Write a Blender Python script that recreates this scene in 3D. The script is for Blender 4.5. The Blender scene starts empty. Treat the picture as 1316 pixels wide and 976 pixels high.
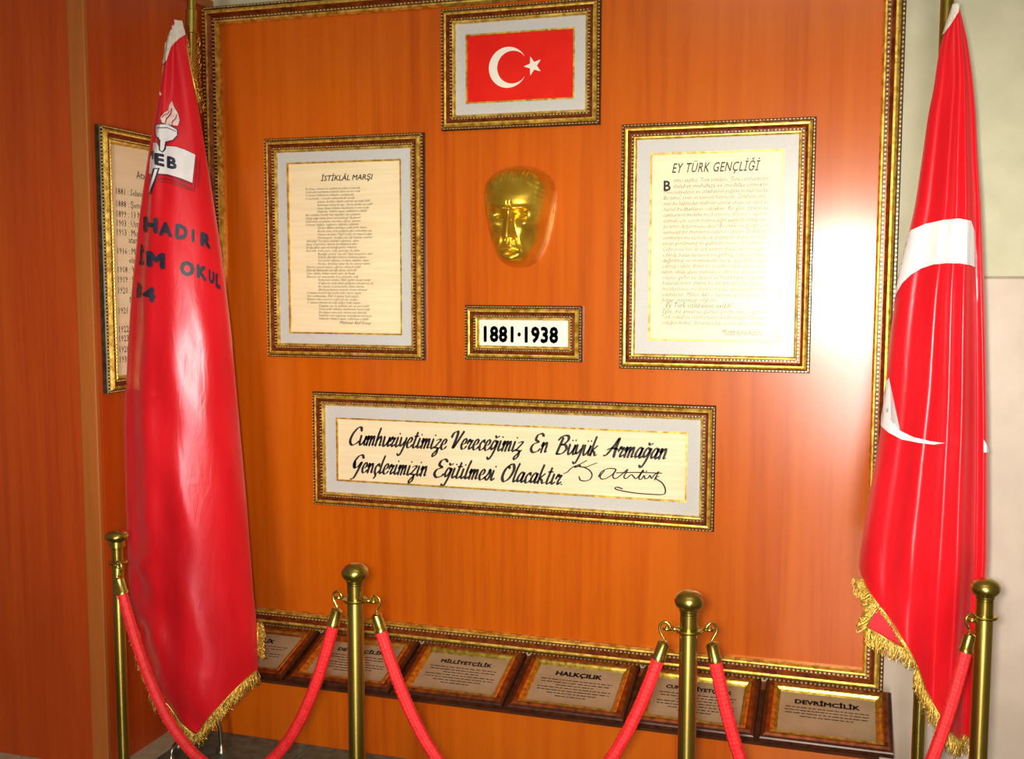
import bpy, bmesh, math, random
from mathutils import Vector, Matrix, noise
random.seed(7)
PI = math.pi
scn = bpy.context.scene
COL = scn.collection

# ------------------------------------------------------------------ camera
F, YAW, PIT, ROLL = 1379.15, math.radians(-17.3066), math.radians(-5.217), math.radians(0.104)
CAM = Vector((0.552, -3.3, 1.519))
cy, sy, cp, sp, cr, sr = math.cos(YAW), math.sin(YAW), math.cos(PIT), math.sin(PIT), math.cos(ROLL), math.sin(ROLL)
FW = Vector((sy*cp, cy*cp, sp)); R0 = Vector((cy, -sy, 0)); U0 = R0.cross(FW)
RT = R0*cr + U0*sr; UP = U0*cr - R0*sr
cd = bpy.data.cameras.new('camera'); cam = bpy.data.objects.new('camera', cd); COL.objects.link(cam)
M = Matrix((RT, UP, -FW)).transposed().to_4x4(); M.translation = CAM
cam.matrix_world = M
cd.sensor_width = 36; cd.lens = F*36/1316; cd.clip_start = 0.05
scn.camera = cam

def at(px, py, Y=None, X=None, Z=None):
    """real place of something seen at pixel (px, py) that lies in the plane y=Y, x=X or z=Z"""
    d = FW*F + RT*(px-658) - UP*(py-488)
    if Y is not None: t = (Y-CAM.y)/d.y
    elif X is not None: t = (X-CAM.x)/d.x
    else: t = (Z-CAM.z)/d.z
    return CAM + d*t

# ------------------------------------------------------------------ light and exposure
w = bpy.data.worlds.new('world'); scn.world = w; w.use_nodes = True
bg = w.node_tree.nodes['Background']; bg.inputs[0].default_value = (1.0, .86, .62, 1); bg.inputs[1].default_value = .13
def area(name, loc, target, sx, sy_, power, color, spread=PI):
    l = bpy.data.lights.new(name, 'AREA'); l.shape = 'RECTANGLE'; l.size = sx; l.size_y = sy_
    l.energy = power; l.color = color; l.spread = spread
    o = bpy.data.objects.new(name, l); COL.objects.link(o); o.location = loc
    o.rotation_euler = (Vector(target)-Vector(loc)).to_track_quat('-Z', 'Y').to_euler()
    return o
# camera flash, just beside the lens
fl = bpy.data.lights.new('camera_flash', 'SPOT'); fl.energy = 310; fl.color = (1, .93, .80)
fl.spot_size = math.radians(98); fl.spot_blend = 1; fl.shadow_soft_size = .03
flo = bpy.data.objects.new('camera_flash', fl); COL.objects.link(flo)
flo.scale = (1, .50, 1)
flo.location = CAM + Vector((-.030, 0, .010))
flo.rotation_euler = (Vector((.12, 0, 1.16))-flo.location).to_track_quat('-Z', 'Y').to_euler()
# tall window / glass door of the hall behind the photographer
area('window_light', (.75, -5.6, 1.0), (.1, 0, 1.2), .5, 1.5, 85, (1, .95, .92))
# ceiling lamps of the hall
area('ceiling_lamp', (.5, -2.2, 3.1), (.2, 0, 1.2), 1.6, .5, 3, (1, .93, .70))
vs = scn.view_settings; scn.display_settings.display_device = 'sRGB'
vs.view_transform = 'Standard'; vs.look = 'None'; vs.gamma = 1; vs.use_curve_mapping = False; vs.exposure = 0.36

# ------------------------------------------------------------------ materials
def newmat(name):
    m = bpy.data.materials.new(name); m.use_nodes = True
    nt = m.node_tree; return m, nt, nt.nodes['Principled BSDF']
def nd(nt, t, **k):
    n = nt.nodes.new(t)
    for a, b in k.items():
        if a in n.inputs: n.inputs[a].default_value = b
        else: setattr(n, a, b)
    return n
def coords(nt, scale=(1, 1, 1)):
    tc = nd(nt, 'ShaderNodeTexCoord'); mp = nd(nt, 'ShaderNodeMapping'); mp.inputs['Scale'].default_value = scale
    nt.links.new(tc.outputs['Object'], mp.inputs['Vector']); return mp.outputs[0]
def mottled(name, c1, c2, rough=.5, metal=0, scale=(20, 20, 20), bump=0, bscale=200, coat=0, coatr=.1, r2=None, spec=.5, lo=.35, hi=.65):
    m, nt, b = newmat(name)
    n = nd(nt, 'ShaderNodeTexNoise'); n.inputs['Scale'].default_value = 1; n.inputs['Detail'].default_value = 5
    nt.links.new(coords(nt, scale), n.inputs['Vector'])
    r = nd(nt, 'ShaderNodeValToRGB'); r.color_ramp.elements[0].position = lo; r.color_ramp.elements[1].position = hi
    r.color_ramp.elements[0].color = (*c1, 1); r.color_ramp.elements[1].color = (*c2, 1)
    nt.links.new(n.outputs[0], r.inputs[0]); nt.links.new(r.outputs[0], b.inputs['Base Color'])
    b.inputs['Roughness'].default_value = rough; b.inputs['Metallic'].default_value = metal
    b.inputs['Specular IOR Level'].default_value = spec
    b.inputs['Coat Weight'].default_value = coat; b.inputs['Coat Roughness'].default_value = coatr
    if r2 is not None:
        mr = nd(nt, 'ShaderNodeMapRange'); mr.inputs['To Min'].default_value = rough; mr.inputs['To Max'].default_value = r2
        nt.links.new(n.outputs[0], mr.inputs[0]); nt.links.new(mr.outputs[0], b.inputs['Roughness'])
    if bump:
        n2 = nd(nt, 'ShaderNodeTexNoise'); n2.inputs['Scale'].default_value = bscale; n2.inputs['Detail'].default_value = 3
        nt.links.new(coords(nt), n2.inputs['Vector'])
        bp = nd(nt, 'ShaderNodeBump'); bp.inputs['Strength'].default_value = bump; bp.inputs['Distance'].default_value = .002
        nt.links.new(n2.outputs[0], bp.inputs['Height']); nt.links.new(bp.outputs[0], b.inputs['Normal'])
    return m
def wood(name, dark, mid, light, rough=.3):
    m, nt, b = newmat(name)
    v = coords(nt, (26, 26, .9)); v2 = coords(nt, (3.2, 3.2, .35))
    n1 = nd(nt, 'ShaderNodeTexNoise', Scale=1.0, Detail=8.0, Roughness=.65, Distortion=.25)
    n2 = nd(nt, 'ShaderNodeTexNoise', Scale=1.0, Detail=3.0, Roughness=.5)
    nt.links.new(v, n1.inputs['Vector']); nt.links.new(v2, n2.inputs['Vector'])
    ma = nd(nt, 'ShaderNodeMath', operation='MULTIPLY_ADD'); ma.inputs[1].default_value = .55
    mb = nd(nt, 'ShaderNodeMath', operation='MULTIPLY'); mb.inputs[1].default_value = .45
    nt.links.new(n2.outputs[0], mb.inputs[0]); nt.links.new(n1.outputs[0], ma.inputs[0]); nt.links.new(mb.outputs[0], ma.inputs[2])
    r = nd(nt, 'ShaderNodeValToRGB'); e = r.color_ramp.elements
    e[0].position = .36; e[0].color = (*dark, 1); e[1].position = .64; e[1].color = (*light, 1)
    k = e.new(.5); k.color = (*mid, 1)
    nt.links.new(ma.outputs[0], r.inputs[0]); nt.links.new(r.outputs[0], b.inputs['Base Color'])
    b.inputs['Roughness'].default_value = rough
    b.inputs['Specular IOR Level'].default_value = .5
    n3 = nd(nt, 'ShaderNodeTexNoise', Scale=330.0, Detail=2.0); nt.links.new(coords(nt, (1, 1, 1)), n3.inputs['Vector'])
    bp = nd(nt, 'ShaderNodeBump', Strength=.12, Distance=.0008)
    nt.links.new(n3.outputs[0], bp.inputs['Height']); nt.links.new(bp.outputs[0], b.inputs['Normal'])
    return m
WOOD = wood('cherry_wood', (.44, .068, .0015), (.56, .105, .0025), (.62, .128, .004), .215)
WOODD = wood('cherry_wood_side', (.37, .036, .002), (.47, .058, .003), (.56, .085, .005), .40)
EDGE = wood('cherry_edge_strip', (.36, .09, .012), (.44, .12, .018), (.50, .15, .025), .4)
GOLD = mottled('antique_gold', (.46, .24, .02), (.95, .66, .12), .30, .62, (60, 60, 60), .15, 300, r2=.42)
GOLDB = mottled('gold_beads', (.60, .34, .05), (1, .82, .34), .25, .45, (150, 150, 150))
BROWN = mottled('red_brown_patina', (.13, .022, .004), (.33, .075, .010), .3, .45, (50, 50, 50), .1, 250)
DARK = mottled('dark_mahogany', (.035, .008, .003), (.09, .02, .006), .35, .1, (50, 50, 50))
OLIVE = mottled('dark_olive_edge', (.02, .014, .005), (.06, .045, .01), .4, .3, (50, 50, 50))
MAT = mottled('grey_linen_mat', (.52, .51, .48), (.62, .61, .58), .8, 0, (300, 300, 300), .25, 600)
PAPER = mottled('cream_paper', (.84, .68, .42), (.90, .76, .50), .55, 0, (4, 4, 90), .05, 500)
PAPERW = mottled('white_paper', (.88, .82, .70), (.92, .87, .76), .5, 0, (9, 9, 9))
PLATE = mottled('dull_tan_plate', (.42, .33, .20), (.50, .40, .26), .42, .25, (12, 40, 12), .1, 300)
INK = mottled('black_ink', (.010, .007, .006), (.020, .014, .012), .5, 0, (30, 30, 30))
INKB = mottled('faded_brown_ink', (.035, .022, .012), (.09, .06, .03), .6, 0, (30, 30, 30))
INKG = mottled('faded_grey_ink', (.10, .075, .045), (.22, .17, .11), .6, 0, (60, 60, 60))
NAVY = mottled('dark_navy_print', (.012, .012, .03), (.025, .022, .05), .45, 0, (60, 60, 60))
MAROON = mottled('maroon_print', (.16, .006, .012), (.24, .01, .02), .45, 0, (60, 60, 60))
PINK = mottled('pale_pink_print', (.72, .42, .38), (.86, .66, .60), .45, 0, (40, 40, 40))
REDP = mottled('red_print', (.72, .008, .003), (.80, .013, .004), .6, 0, (9, 9, 9), spec=.2)
WHITEC = mottled('white_cloth', (.74, .70, .72), (.84, .80, .80), .42, 0, (30, 30, 12))
CREAMC = mottled('cream_header_cloth', (.62, .56, .48), (.75, .69, .60), .7, 0, (60, 60, 60), .2, 500)
BRASS = mottled('polished_brass', (.42, .30, .055), (.56, .42, .10), .2, 1, (8, 8, 8), r2=.3)
BRASSD = mottled('aged_brass_pole', (.38, .26, .05), (.50, .36, .08), .24, 1, (8, 8, 3), r2=.34)
MASK = mottled('polished_gold_relief', (.62, .38, .03), (.84, .56, .06), .27, .85, (14, 14, 14), r2=.34)
CHROME = mottled('steel', (.30, .28, .22), (.42, .40, .34), .3, 1, (9, 9, 9))
ROPE = mottled('red_braided_rope', (.60, .008, .012), (.78, .016, .02), .6, 0, (90, 90, 90), .5, 500)
FRG = mottled('gold_fringe_thread', (.50, .28, .03), (.90, .62, .14), .32, .75, (220, 220, 220))
WALLU = mottled('pale_yellow_green_wall', (.52, .50, .33), (.58, .56, .38), .5, 0, (12, 12, 12), .12, 60)
WALLL = mottled('pale_beige_wall', (.57, .46, .37), (.63, .52, .42), .45, 0, (9, 9, 9), .12, 60)
GROOVE = mottled('grey_brown_joint', (.30, .25, .17), (.38, .32, .22), .6, 0, (20, 20, 20))
STONE = mottled('grey_green_stone', (.050, .080, .058), (.17, .22, .16), .38, 0, (28, 28, 28), .15, 90, lo=.3, hi=.7)
TAN = mottled('tan_stone', (.46, .46, .30), (.60, .58, .40), .45, 0, (30, 30, 30), .1, 90)
GROUT = mottled('grout', (.30, .28, .2), (.4, .37, .28), .8, 0, (30, 30, 30))
CEILM = mottled('ceiling_white', (.6, .57, .5), (.66, .63, .56), .7, 0, (5, 5, 5))

LEDGE = mottled('ledge_dark_wood', (.05, .014, .004), (.10, .028, .008), .85, 0, (9, 40, 9), spec=.15)
def satin(name, c1, c2):
    m, nt, b = newmat(name)
    n = nd(nt, 'ShaderNodeTexNoise', Scale=1.0, Detail=4.0); nt.links.new(coords(nt, (9, 9, 3)), n.inputs['Vector'])
    r = nd(nt, 'ShaderNodeValToRGB'); e = r.color_ramp.elements
    e[0].position = .35; e[0].color = (*c1, 1); e[1].position = .65; e[1].color = (*c2, 1)
    nt.links.new(n.outputs[0], r.inputs[0]); nt.links.new(r.outputs[0], b.inputs['Base Color'])
    b.inputs['Roughness'].default_value = .30; b.inputs['Specular IOR Level'].default_value = .9
    b.inputs['Specular Tint'].default_value = (1, .42, .48, 1)
    b.inputs['Sheen Weight'].default_value = .25; b.inputs['Sheen Tint'].default_value = (1, .25, .3, 1)
    n2 = nd(nt, 'ShaderNodeTexNoise', Scale=1.0, Detail=3.0, Distortion=1.2); nt.links.new(coords(nt, (26, 26, 7)), n2.inputs['Vector'])
    n3 = nd(nt, 'ShaderNodeTexNoise', Scale=1.0, Detail=1.0); nt.links.new(coords(nt, (900, 900, 120)), n3.inputs['Vector'])
    b1 = nd(nt, 'ShaderNodeBump', Strength=.10, Distance=.010); b2 = nd(nt, 'ShaderNodeBump', Strength=.08, Distance=.0006)
    nt.links.new(n2.outputs[0], b1.inputs['Height']); nt.links.new(n3.outputs[0], b2.inputs['Height'])
    nt.links.new(b1.outputs[0], b2.inputs['Normal']); nt.links.new(b2.outputs[0], b.inputs['Normal'])
    return m
SATIN = satin('red_satin', (.60, .004, .010), (.72, .008, .016))
def pane_mat():
    m = bpy.data.materials.new('frame_glass'); m.use_nodes = True; nt = m.node_tree; nt.nodes.clear()
    o = nd(nt, 'ShaderNodeOutputMaterial'); mx = nd(nt, 'ShaderNodeMixShader'); fr = nd(nt, 'ShaderNodeFresnel', IOR=1.35)
    tr = nd(nt, 'ShaderNodeBsdfTransparent'); gl = nd(nt, 'ShaderNodeBsdfGlossy', Roughness=.33)
    nt.links.new(fr.outputs[0], mx.inputs[0]); nt.links.new(tr.outputs[0], mx.inputs[1]); nt.links.new(gl.outputs[0], mx.inputs[2])
    nt.links.new(mx.outputs[0], o.inputs[0]); return m
PANE = pane_mat()

# ------------------------------------------------------------------ object helpers
def tag(o, label=None, cat=None, group=None, kind=None):
    for k, v in (('label', label), ('category', cat), ('group', group), ('kind', kind)):
        if v: o[k] = v
    return o
def empty(name, loc=(0, 0, 0), rot=(0, 0, 0)):
    o = bpy.data.objects.new(name, None); COL.objects.link(o); o.location = loc; o.rotation_euler = rot
    o.empty_display_size = .05; return o
def link(name, me, mats, parent=None, smooth=False, sharp=False):
    if not isinstance(mats, (list, tuple)): mats = [mats]
    for m in mats: me.materials.append(m)
    if smooth:
        for p in me.polygons: p.use_smooth = True
        if sharp: me.set_sharp_from_angle(angle=math.radians(38))
    o = bpy.data.objects.new(name, me); COL.objects.link(o)
    if parent: o.parent = parent
    return o
def obj(name, bm, mats, parent=None, smooth=False, sharp=False):
    me = bpy.data.meshes.new(name); bm.normal_update(); bm.to_mesh(me); bm.free()
    return link(name, me, mats, parent, smooth, sharp)
def box(bm, x0, x1, y0, y1, z0, z1, mi=0, bev=0):
    vs = [bm.verts.new((x, y, z)) for z in (z0, z1) for y in (y0, y1) for x in (x0, x1)]
    fs = [bm.faces.new([vs[i] for i in q]) for q in ((0, 2, 3, 1), (4, 5, 7, 6), (0, 1, 5, 4), (2, 6, 7, 3), (0, 4, 6, 2), (1, 3, 7, 5))]
    for f in fs: f.material_index = mi
    if bev:
        es = list({e for f in fs for e in f.edges})
        bmesh.ops.bevel(bm, geom=es, offset=bev, segments=2, affect='EDGES', profile=.5)
    return bm
def bx(*a, **k): return box(bmesh.new(), *a, **k)
def lathe(bm, prof, c=(0, 0, 0), seg=28, mi=0):
    rings = []
    for r, z in prof:
        if r < 1e-5: rings.append([bm.verts.new((c[0], c[1], c[2]+z))])
        else: rings.append([bm.verts.new((c[0]+r*math.cos(2*PI*i/seg), c[1]+r*math.sin(2*PI*i/seg), c[2]+z)) for i in range(seg)])
    for a, b in zip(rings, rings[1:]):
        for i in range(seg):
            j = (i+1) % seg
            if len(a) == 1 and len(b) == 1: continue
            if len(a) == 1: f = bm.faces.new((a[0], b[j], b[i]))
            elif len(b) == 1: f = bm.faces.new((a[i], a[j], b[0]))
            else: f = bm.faces.new((a[i], a[j], b[j], b[i]))
            f.material_index = mi
    return bm
def tube(bm, pts, rad, seg=10, caps=True, mi=0):
    pts = [Vector(p) for p in pts]; n = len(pts)
    rad = rad if isinstance(rad, (list, tuple)) else [rad]*n
    T = [(pts[min(i+1, n-1)]-pts[max(i-1, 0)]).normalized() for i in range(n)]
    u = T[0].orthogonal().normalized(); rings = []
    for i in range(n):
        u = (u - T[i]*u.dot(T[i])).normalized(); v = T[i].cross(u)
        rings.append([bm.verts.new(pts[i]+(u*math.cos(2*PI*k/seg)+v*math.sin(2*PI*k/seg))*rad[i]) for k in range(seg)])
    for a, b in zip(rings, rings[1:]):
        for k in range(seg):
            f = bm.faces.new((a[k], a[(k+1) % seg], b[(k+1) % seg], b[k])); f.material_index = mi
    if caps: bm.faces.new(rings[0][::-1]); bm.faces.new(rings[-1])
    return bm
def torus(bm, c, ax, R_, r_, seg=20, s2=8, a0=0, a1=2*PI):
    ax = Vector(ax).normalized(); u = ax.orthogonal().normalized(); v = ax.cross(u); c = Vector(c)
    n = seg+1
    return tube(bm, [c+(u*math.cos(a0+(a1-a0)*i/seg)+v*math.sin(a0+(a1-a0)*i/seg))*R_ for i in range(n)], r_, s2)
def lerp(tab, x):
    if x <= tab[0][0]: return tab[0][1]
    for (a, b), (c, d) in zip(tab, tab[1:]):
        if x <= c: return b+(d-b)*(x-a)/(c-a)
    return tab[-1][1]
def sstep(a, b, x):
    t = max(0, min(1, (x-a)/(b-a))); return t*t*(3-2*t)
def catmull(P, n=6):
    P = [Vector(p) for p in P]; out = []
    Q = [P[0]*2-P[1]]+P+[P[-1]*2-P[-2]]
    for i in range(1, len(Q)-2):
        a, b, c, d = Q[i-1:i+3]
        for k in range(n):
            t = k/n; out.append(.5*((2*b)+(c-a)*t+(2*a-5*b+4*c-d)*t*t+(3*b-a-3*c+d)*t**3))
    out.append(P[-1]); return out

def text_mesh(body, size=1, bold=0, shear=0, align='LEFT', spacing=1, width=1, line=1, res=2):
    """flat lettering in local x (along) / z (up), returned as a bmesh"""
    c = bpy.data.curves.new('t', 'FONT'); c.body = body; c.size = size; c.shear = shear; c.offset = bold
    c.offset = 0; c.align_x = align; c.space_character = spacing; c.space_line = line; c.resolution_u = res; c.fill_mode = 'BOTH'
    o = bpy.data.objects.new('t', c); COL.objects.link(o)
    bpy.context.view_layer.update()
    me = bpy.data.meshes.new_from_object(o.evaluated_get(bpy.context.evaluated_depsgraph_get()))
    bm = bmesh.new(); bm.from_mesh(me)
    bpy.data.objects.remove(o); bpy.data.curves.remove(c); bpy.data.meshes.remove(me)
    for v in bm.verts: v.co = Vector((v.co.x*width, 0, v.co.y))
    if bold > 0 and res > 1:
        base = bm.copy()
        for a, b_ in ((1, 0), (-1, 0), (0, 1), (0, -1), (.7, .7), (-.7, .7), (.7, -.7), (-.7, -.7)):
            q = base.copy()
            for v in q.verts: v.co += Vector((a*bold, 0, b_*bold))
            merge(bm, q)
        base.free()
    return bm
def bounds(bm):
    xs = [v.co.x for v in bm.verts]; zs = [v.co.z for v in bm.verts]
    return min(xs), max(xs), min(zs), max(zs)
def fit(bm, x0, x1, z0=None, z1=None, dy=0):
    a, b, c, d = bounds(bm); s = (x1-x0)/(b-a)
    sz = (z1-z0)/(d-c) if z1 is not None else s
    for v in bm.verts: v.co = Vector((x0+(v.co.x-a)*s, dy, z0+(v.co.z-c)*sz))
    return bm
def face_front(bm):
    bm.normal_update()
    for f in bm.faces:
        if f.normal.y > 0: f.normal_flip()
    return bm
def merge(dst, src):
    me = bpy.data.meshes.new('m'); src.to_mesh(me); src.free(); dst.from_mesh(me); bpy.data.meshes.remove(me)

# ================================================================== THE SETTING
XS = -1.600           # face of the wood-clad side wall
YW = -0.598           # face of the wood-clad wing wall
YP = 0.015            # face of the display board
YB = 0.060            # face of the plaster wall
ZT = 2.460            # top of the cladding
ZJ = 1.533            # joint between the two wall colours
# floor of stone tiles, joints recessed
fl_ = tag(obj('floor', bx(-4.2, 4.2, -7, .3, -.06, -.006), GROUT), kind='structure')
T = .42; x0t, y0t = -1.095-T*4, -.242-T*8
tile_cache = {}
for i in range(0, 10):
    for j in range(0, 9):
        xa, ya = x0t+i*T, y0t+j*T
        tan_ = (xa+T/2 < -1.45 and ya+T/2 > -1.2)
        key = tan_
        if key not in tile_cache:
            bm = bx(.003, T-.003, .003, T-.003, -.02, 0, bev=.0015)
            me = bpy.data.meshes.new('tile'); bm.to_mesh(me); bm.free(); me.materials.append(TAN if tan_ else STONE); tile_cache[key] = me
        if ya+T > .12: continue
        o = bpy.data.objects.new('tile', tile_cache[key]); COL.objects.link(o); o.parent = fl_
        o.location = (xa, ya, random.uniform(-.0006, .0006))
# plaster wall: lower and upper field and the joint between
tag(obj('wall_back', bx(XS-.02, 3.4, YB, YB+.12, 0, ZJ-.004), WALLL), kind='structure')
tag(obj('wall_upper', bx(-4.2, 3.4, YB+.001, YB+.12, ZJ+.004, 3.3), WALLU), kind='structure')
tag(obj('trim_1', bx(XS-.02, 3.4, YB-.002, YB+.10, ZJ-.004, ZJ+.004), GROOVE), kind='structure')
# wood-clad return wall and wing
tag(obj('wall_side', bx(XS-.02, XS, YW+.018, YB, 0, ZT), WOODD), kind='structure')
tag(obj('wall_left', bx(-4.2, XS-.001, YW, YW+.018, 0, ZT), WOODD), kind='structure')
b = bmesh.new(); box(b, XS-.058, XS+.001, YW-.007, YW+.012, 0, ZT, bev=.003)
tag(obj('trim_2', b, EDGE), kind='structure')
tag(obj('trim_3', bx(XS-.06, XS+.012, YW-.01, YB, ZT, ZT+.03), EDGE), kind='structure')
tag(obj('ceiling', bx(-4.2, 4.2, -7, .3, 3.3, 3.36), CEILM), kind='structure')

# ================================================================== FRAMES
# moulding profile: (distance in from the outer edge, height above the wall), fractions of width / depth, material of the run that follows
PROF = [(0, 0, 0), (0, .50, 0), (.05, .62, 1), (.15, .62, 1), (.19, .66, 2), (.24, .86, 2), (.34, 1.0, 2), (.44, .97, 3), (.54, .80, 3), (.62, .66, 3), (.66, .66, 1), (.80, .66, 2), (.84, .74, 2), (.91, .72, 2), (.96, .52, 2), (1.0, .40, 2), (1.0, 0, 2)]
FM = [OLIVE, DARK, GOLD, BROWN]
GOLDP = mottled('plaque_gold', (.50, .30, .03), (.95, .70, .14), .24, .97, (60, 60, 60), .1, 300, r2=.34)
FP = [DARK, DARK, GOLDP, BROWN]
def mould_side(L, W, D, prof=PROF):
    """one mitred length along +x, outer edge at z=0, inner towards -z (top side)"""
    bm = bmesh.new(); rows = []
    for a, h, m in prof:
        i = a*W
        rows.append((bm.verts.new((-L/2+i, -h*D, -i)), bm.verts.new((L/2-i, -h*D, -i)), m))
    for (a, b_, m), (c, d, _) in zip(rows, rows[1:]):
        f = bm.faces.new((a, b_, d, c)); f.material_index = m
    bmesh.ops.recalc_face_normals(bm, faces=bm.faces)
    bm.normal_update()
    for f in bm.faces:
        if f.normal.y > .01 : bmesh.ops.reverse_faces(bm, faces=bm.faces); break
    return bm
def bead(bm, c, rx, ry, rz):
    x, y, z = c
    v = [bm.verts.new(p) for p in ((x-rx, y, z-rz*.5), (x-rx, y, z+rz*.5), (x+rx, y, z+rz*.5), (x+rx, y, z-rz*.5), (x, y-ry, z-rz), (x, y-ry, z+rz))]
    t = [bm.verts.new((x-rx*.55, y-ry*.9, z-rz*.45)), bm.verts.new((x-rx*.55, y-ry*.9, z+rz*.45)), bm.verts.new((x+rx*.55, y-ry*.9, z+rz*.45)), bm.verts.new((x+rx*.55, y-ry*.9, z-rz*.45))]
    bmesh.ops.delete(bm, geom=v[4:6], context='VERTS'); v = v[:4]
    bm.faces.new((t[0], t[1], t[2], t[3]))
    for i in range(4):
        j = (i+1) % 4; bm.faces.new((v[i], v[j], t[j], t[i]))
def bead_rows(w_, h_, W, D, step, rope=True):
    bm = bmesh.new()
    for (a, hh, rr) in ([(.10, .60, .055)] if rope else [])+[(.73, .62, .07)]:
        i = a*W; hw, hh2 = w_/2-i, h_/2-i
        for (L, sgn, vert) in ((hw, 1, 0), (hw, -1, 0), (hh2, 1, 1), (hh2, -1, 1)):
            n = max(4, int(2*L/step))
            for k in range(n):
                p = -L+2*L*(k+.5)/n
                if vert: bead(bm, (sgn*hw, -hh*D, p), rr*W, D*.22, step*.36)
                else: bead(bm, (p, -hh*D, sgn*hh2), step*.36, D*.22, rr*W)
    bmesh.ops.recalc_face_normals(bm, faces=bm.faces)
    return bm
def frame_thing(name, cx, cz, w_, h_, W, D, loc_rot, label, cat, paper=PAPER, liner=0, step=.0105, pane=True, rim=.005, group=None):
    """loc_rot: (location, rotation) of the frame's centre on its wall, facing local -y"""
    t = empty(name, *loc_rot); tag(t, label, cat, group)
    for (L, ang, dx, dz) in ((w_, 0, 0, h_/2), (w_, PI, 0, -h_/2), (h_, PI/2, w_/2, 0), (h_, -PI/2, -w_/2, 0)):
        o = obj('moulding', mould_side(L, W, D), FM, t); o.location = (dx, 0, dz); o.rotation_euler = (0, ang, 0)
    tag(obj('beading', bead_rows(w_, h_, W, D, step), GOLDB, t), kind='stuff')
    iw, ih = w_/2-W, h_/2-W
    obj('backing', bx(-iw-.004, iw+.004, -D*.12, -.001, -ih-.004, ih+.004), paper, t)
    if liner:
        bm = bmesh.new()
        for (a, b_, c, d) in ((-iw, iw, ih-liner, ih), (-iw, iw, -ih, -ih+liner), (-iw, -iw+liner, -ih+liner, ih-liner), (iw-liner, iw, -ih+liner, ih-liner)):
            box(bm, a, b_, -D*.34, -D*.13, c, d)
        obj('mat', bm, MAT, t)
        bm = bmesh.new(); q = rim; lw, lh = iw-liner, ih-liner
        for (a, b_, c, d) in ((-lw, lw, lh-q, lh), (-lw, lw, -lh, -lh+q), (-lw, -lw+q, -lh+q, lh-q), (lw-q, lw, -lh+q, lh-q)):
            box(bm, a, b_, -D*.40, -D*.14, c, d)
        obj('inner_rim', bm, GOLD, t)
    if pane:
        obj('glass_pane', bx(-iw, iw, -D*.5, -D*.46, -ih, ih), PANE, t)
    return t, -D*.12-.0006
def rotx(a): return (a, 0, 0)

S = 3.3; Z0 = 1.4669
def wall_rect(x0, x1, z1, z0): return x0*S, x1*S, z1*S+Z0, z0*S+Z0

# ---- display board with its large frame
bl, br, bt, bb_ = -1.592, .6868, 2.455, .297
db = empty('display_board', ((bl+br)/2, YP, .297)); tag(db, 'large orange cherry-wood display board in a gilt frame filling the back wall', 'display board')
cxb, czb = (bl+br)/2, (bt+bb_)/2
obj('board_panel', bx(bl-cxb+.01, br-cxb-.01, 0, YB-YP-.001, .01, bt-bb_-.01), WOOD, db)
Wb, Db = .060, .034
for (L, ang, dx, dz) in ((br-bl, 0, 0, (bt-bb_)), (br-bl, PI, 0, 0), (bt-bb_, PI/2, (br-bl)/2, (bt-bb_)/2), (bt-bb_, -PI/2, -(br-bl)/2, (bt-bb_)/2)):
    o = obj('moulding', mould_side(L, Wb, Db), FM, db); o.location = (dx, 0, dz); o.rotation_euler = (0, ang, 0)
o = tag(obj('beading', bead_rows(br-bl, bt-bb_, Wb, Db, .013), GOLDB, db), kind='stuff'); o.location = (0, 0, (bt-bb_)/2)

def pic(name, r, W, D, label, cat='picture', **k):
    x0, x1, z1, z0 = wall_rect(*r)
    return frame_thing(name, 0, 0, x1-x0, z1-z0, W, D, (((x0+x1)/2, YP, (z0+z1)/2), (0, 0, 0)), label, cat, **k), (x0, x1, z0, z1)

# ---- framed crescent and star
(tf, ty), rc = pic('picture_frame', (-.2171, -.0587, .2783, .1627), .048, .030, 'small gilt frame holding a red print of a white crescent and star, top centre', paper=REDP, liner=.034, pane=False)
fw_, fh_ = (rc[1]-rc[0])/2-.088, (rc[3]-rc[2])/2-.088
def crescent_poly(cx, cz, R_, r_, off, n=40):
    # outer circle centre (cx,cz) radius R, inner circle shifted right by off radius r
    d = off; a = math.acos(max(-1, min(1, (R_*R_+d*d-r_*r_)/(2*R_*d))))
    P = [(cx+R_*math.cos(t), cz+R_*math.sin(t)) for t in [a+(2*PI-2*a)*i/n for i in range(n+1)]]
    b0 = math.atan2(P[0][1]-cz, P[0][0]-cx-d)
    Q = [(cx+d+r_*math.cos(t), cz+r_*math.sin(t)) for t in [b0+(2*PI-2*b0)*i/n for i in range(n+1)]]
    return P, Q
def crescent_bm(cx, cz, R_, r_, off, y):
    P, Q = crescent_poly(cx, cz, R_, r_, off); bm = bmesh.new()
    p = [bm.verts.new((a, y, b)) for a, b in P]; q = [bm.verts.new((a, y, b)) for a, b in Q]
    for i in range(len(p)-1): bm.faces.new((p[i], p[i+1], q[i+1], q[i]))
    return face_front(bm)
bm = crescent_bm(-.040, .0, .0635, .0508, .0150, ty)
def star_bm(bm, cx, cz, r, rot, y):
    c = bm.verts.new((cx, y, cz)); v = []
    for i in range(10):
        rr = r if i % 2 == 0 else r*.40; a = rot+PI*i/5
        v.append(bm.verts.new((cx+rr*math.cos(a), y, cz+rr*math.sin(a))))
    for i in range(10): bm.faces.new((c, v[i], v[(i+1) % 10]))
star_bm(bm, .043, 0, .031, PI, ty)
obj('crescent_and_star', face_front(bm), PAPERW, tf)

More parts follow.
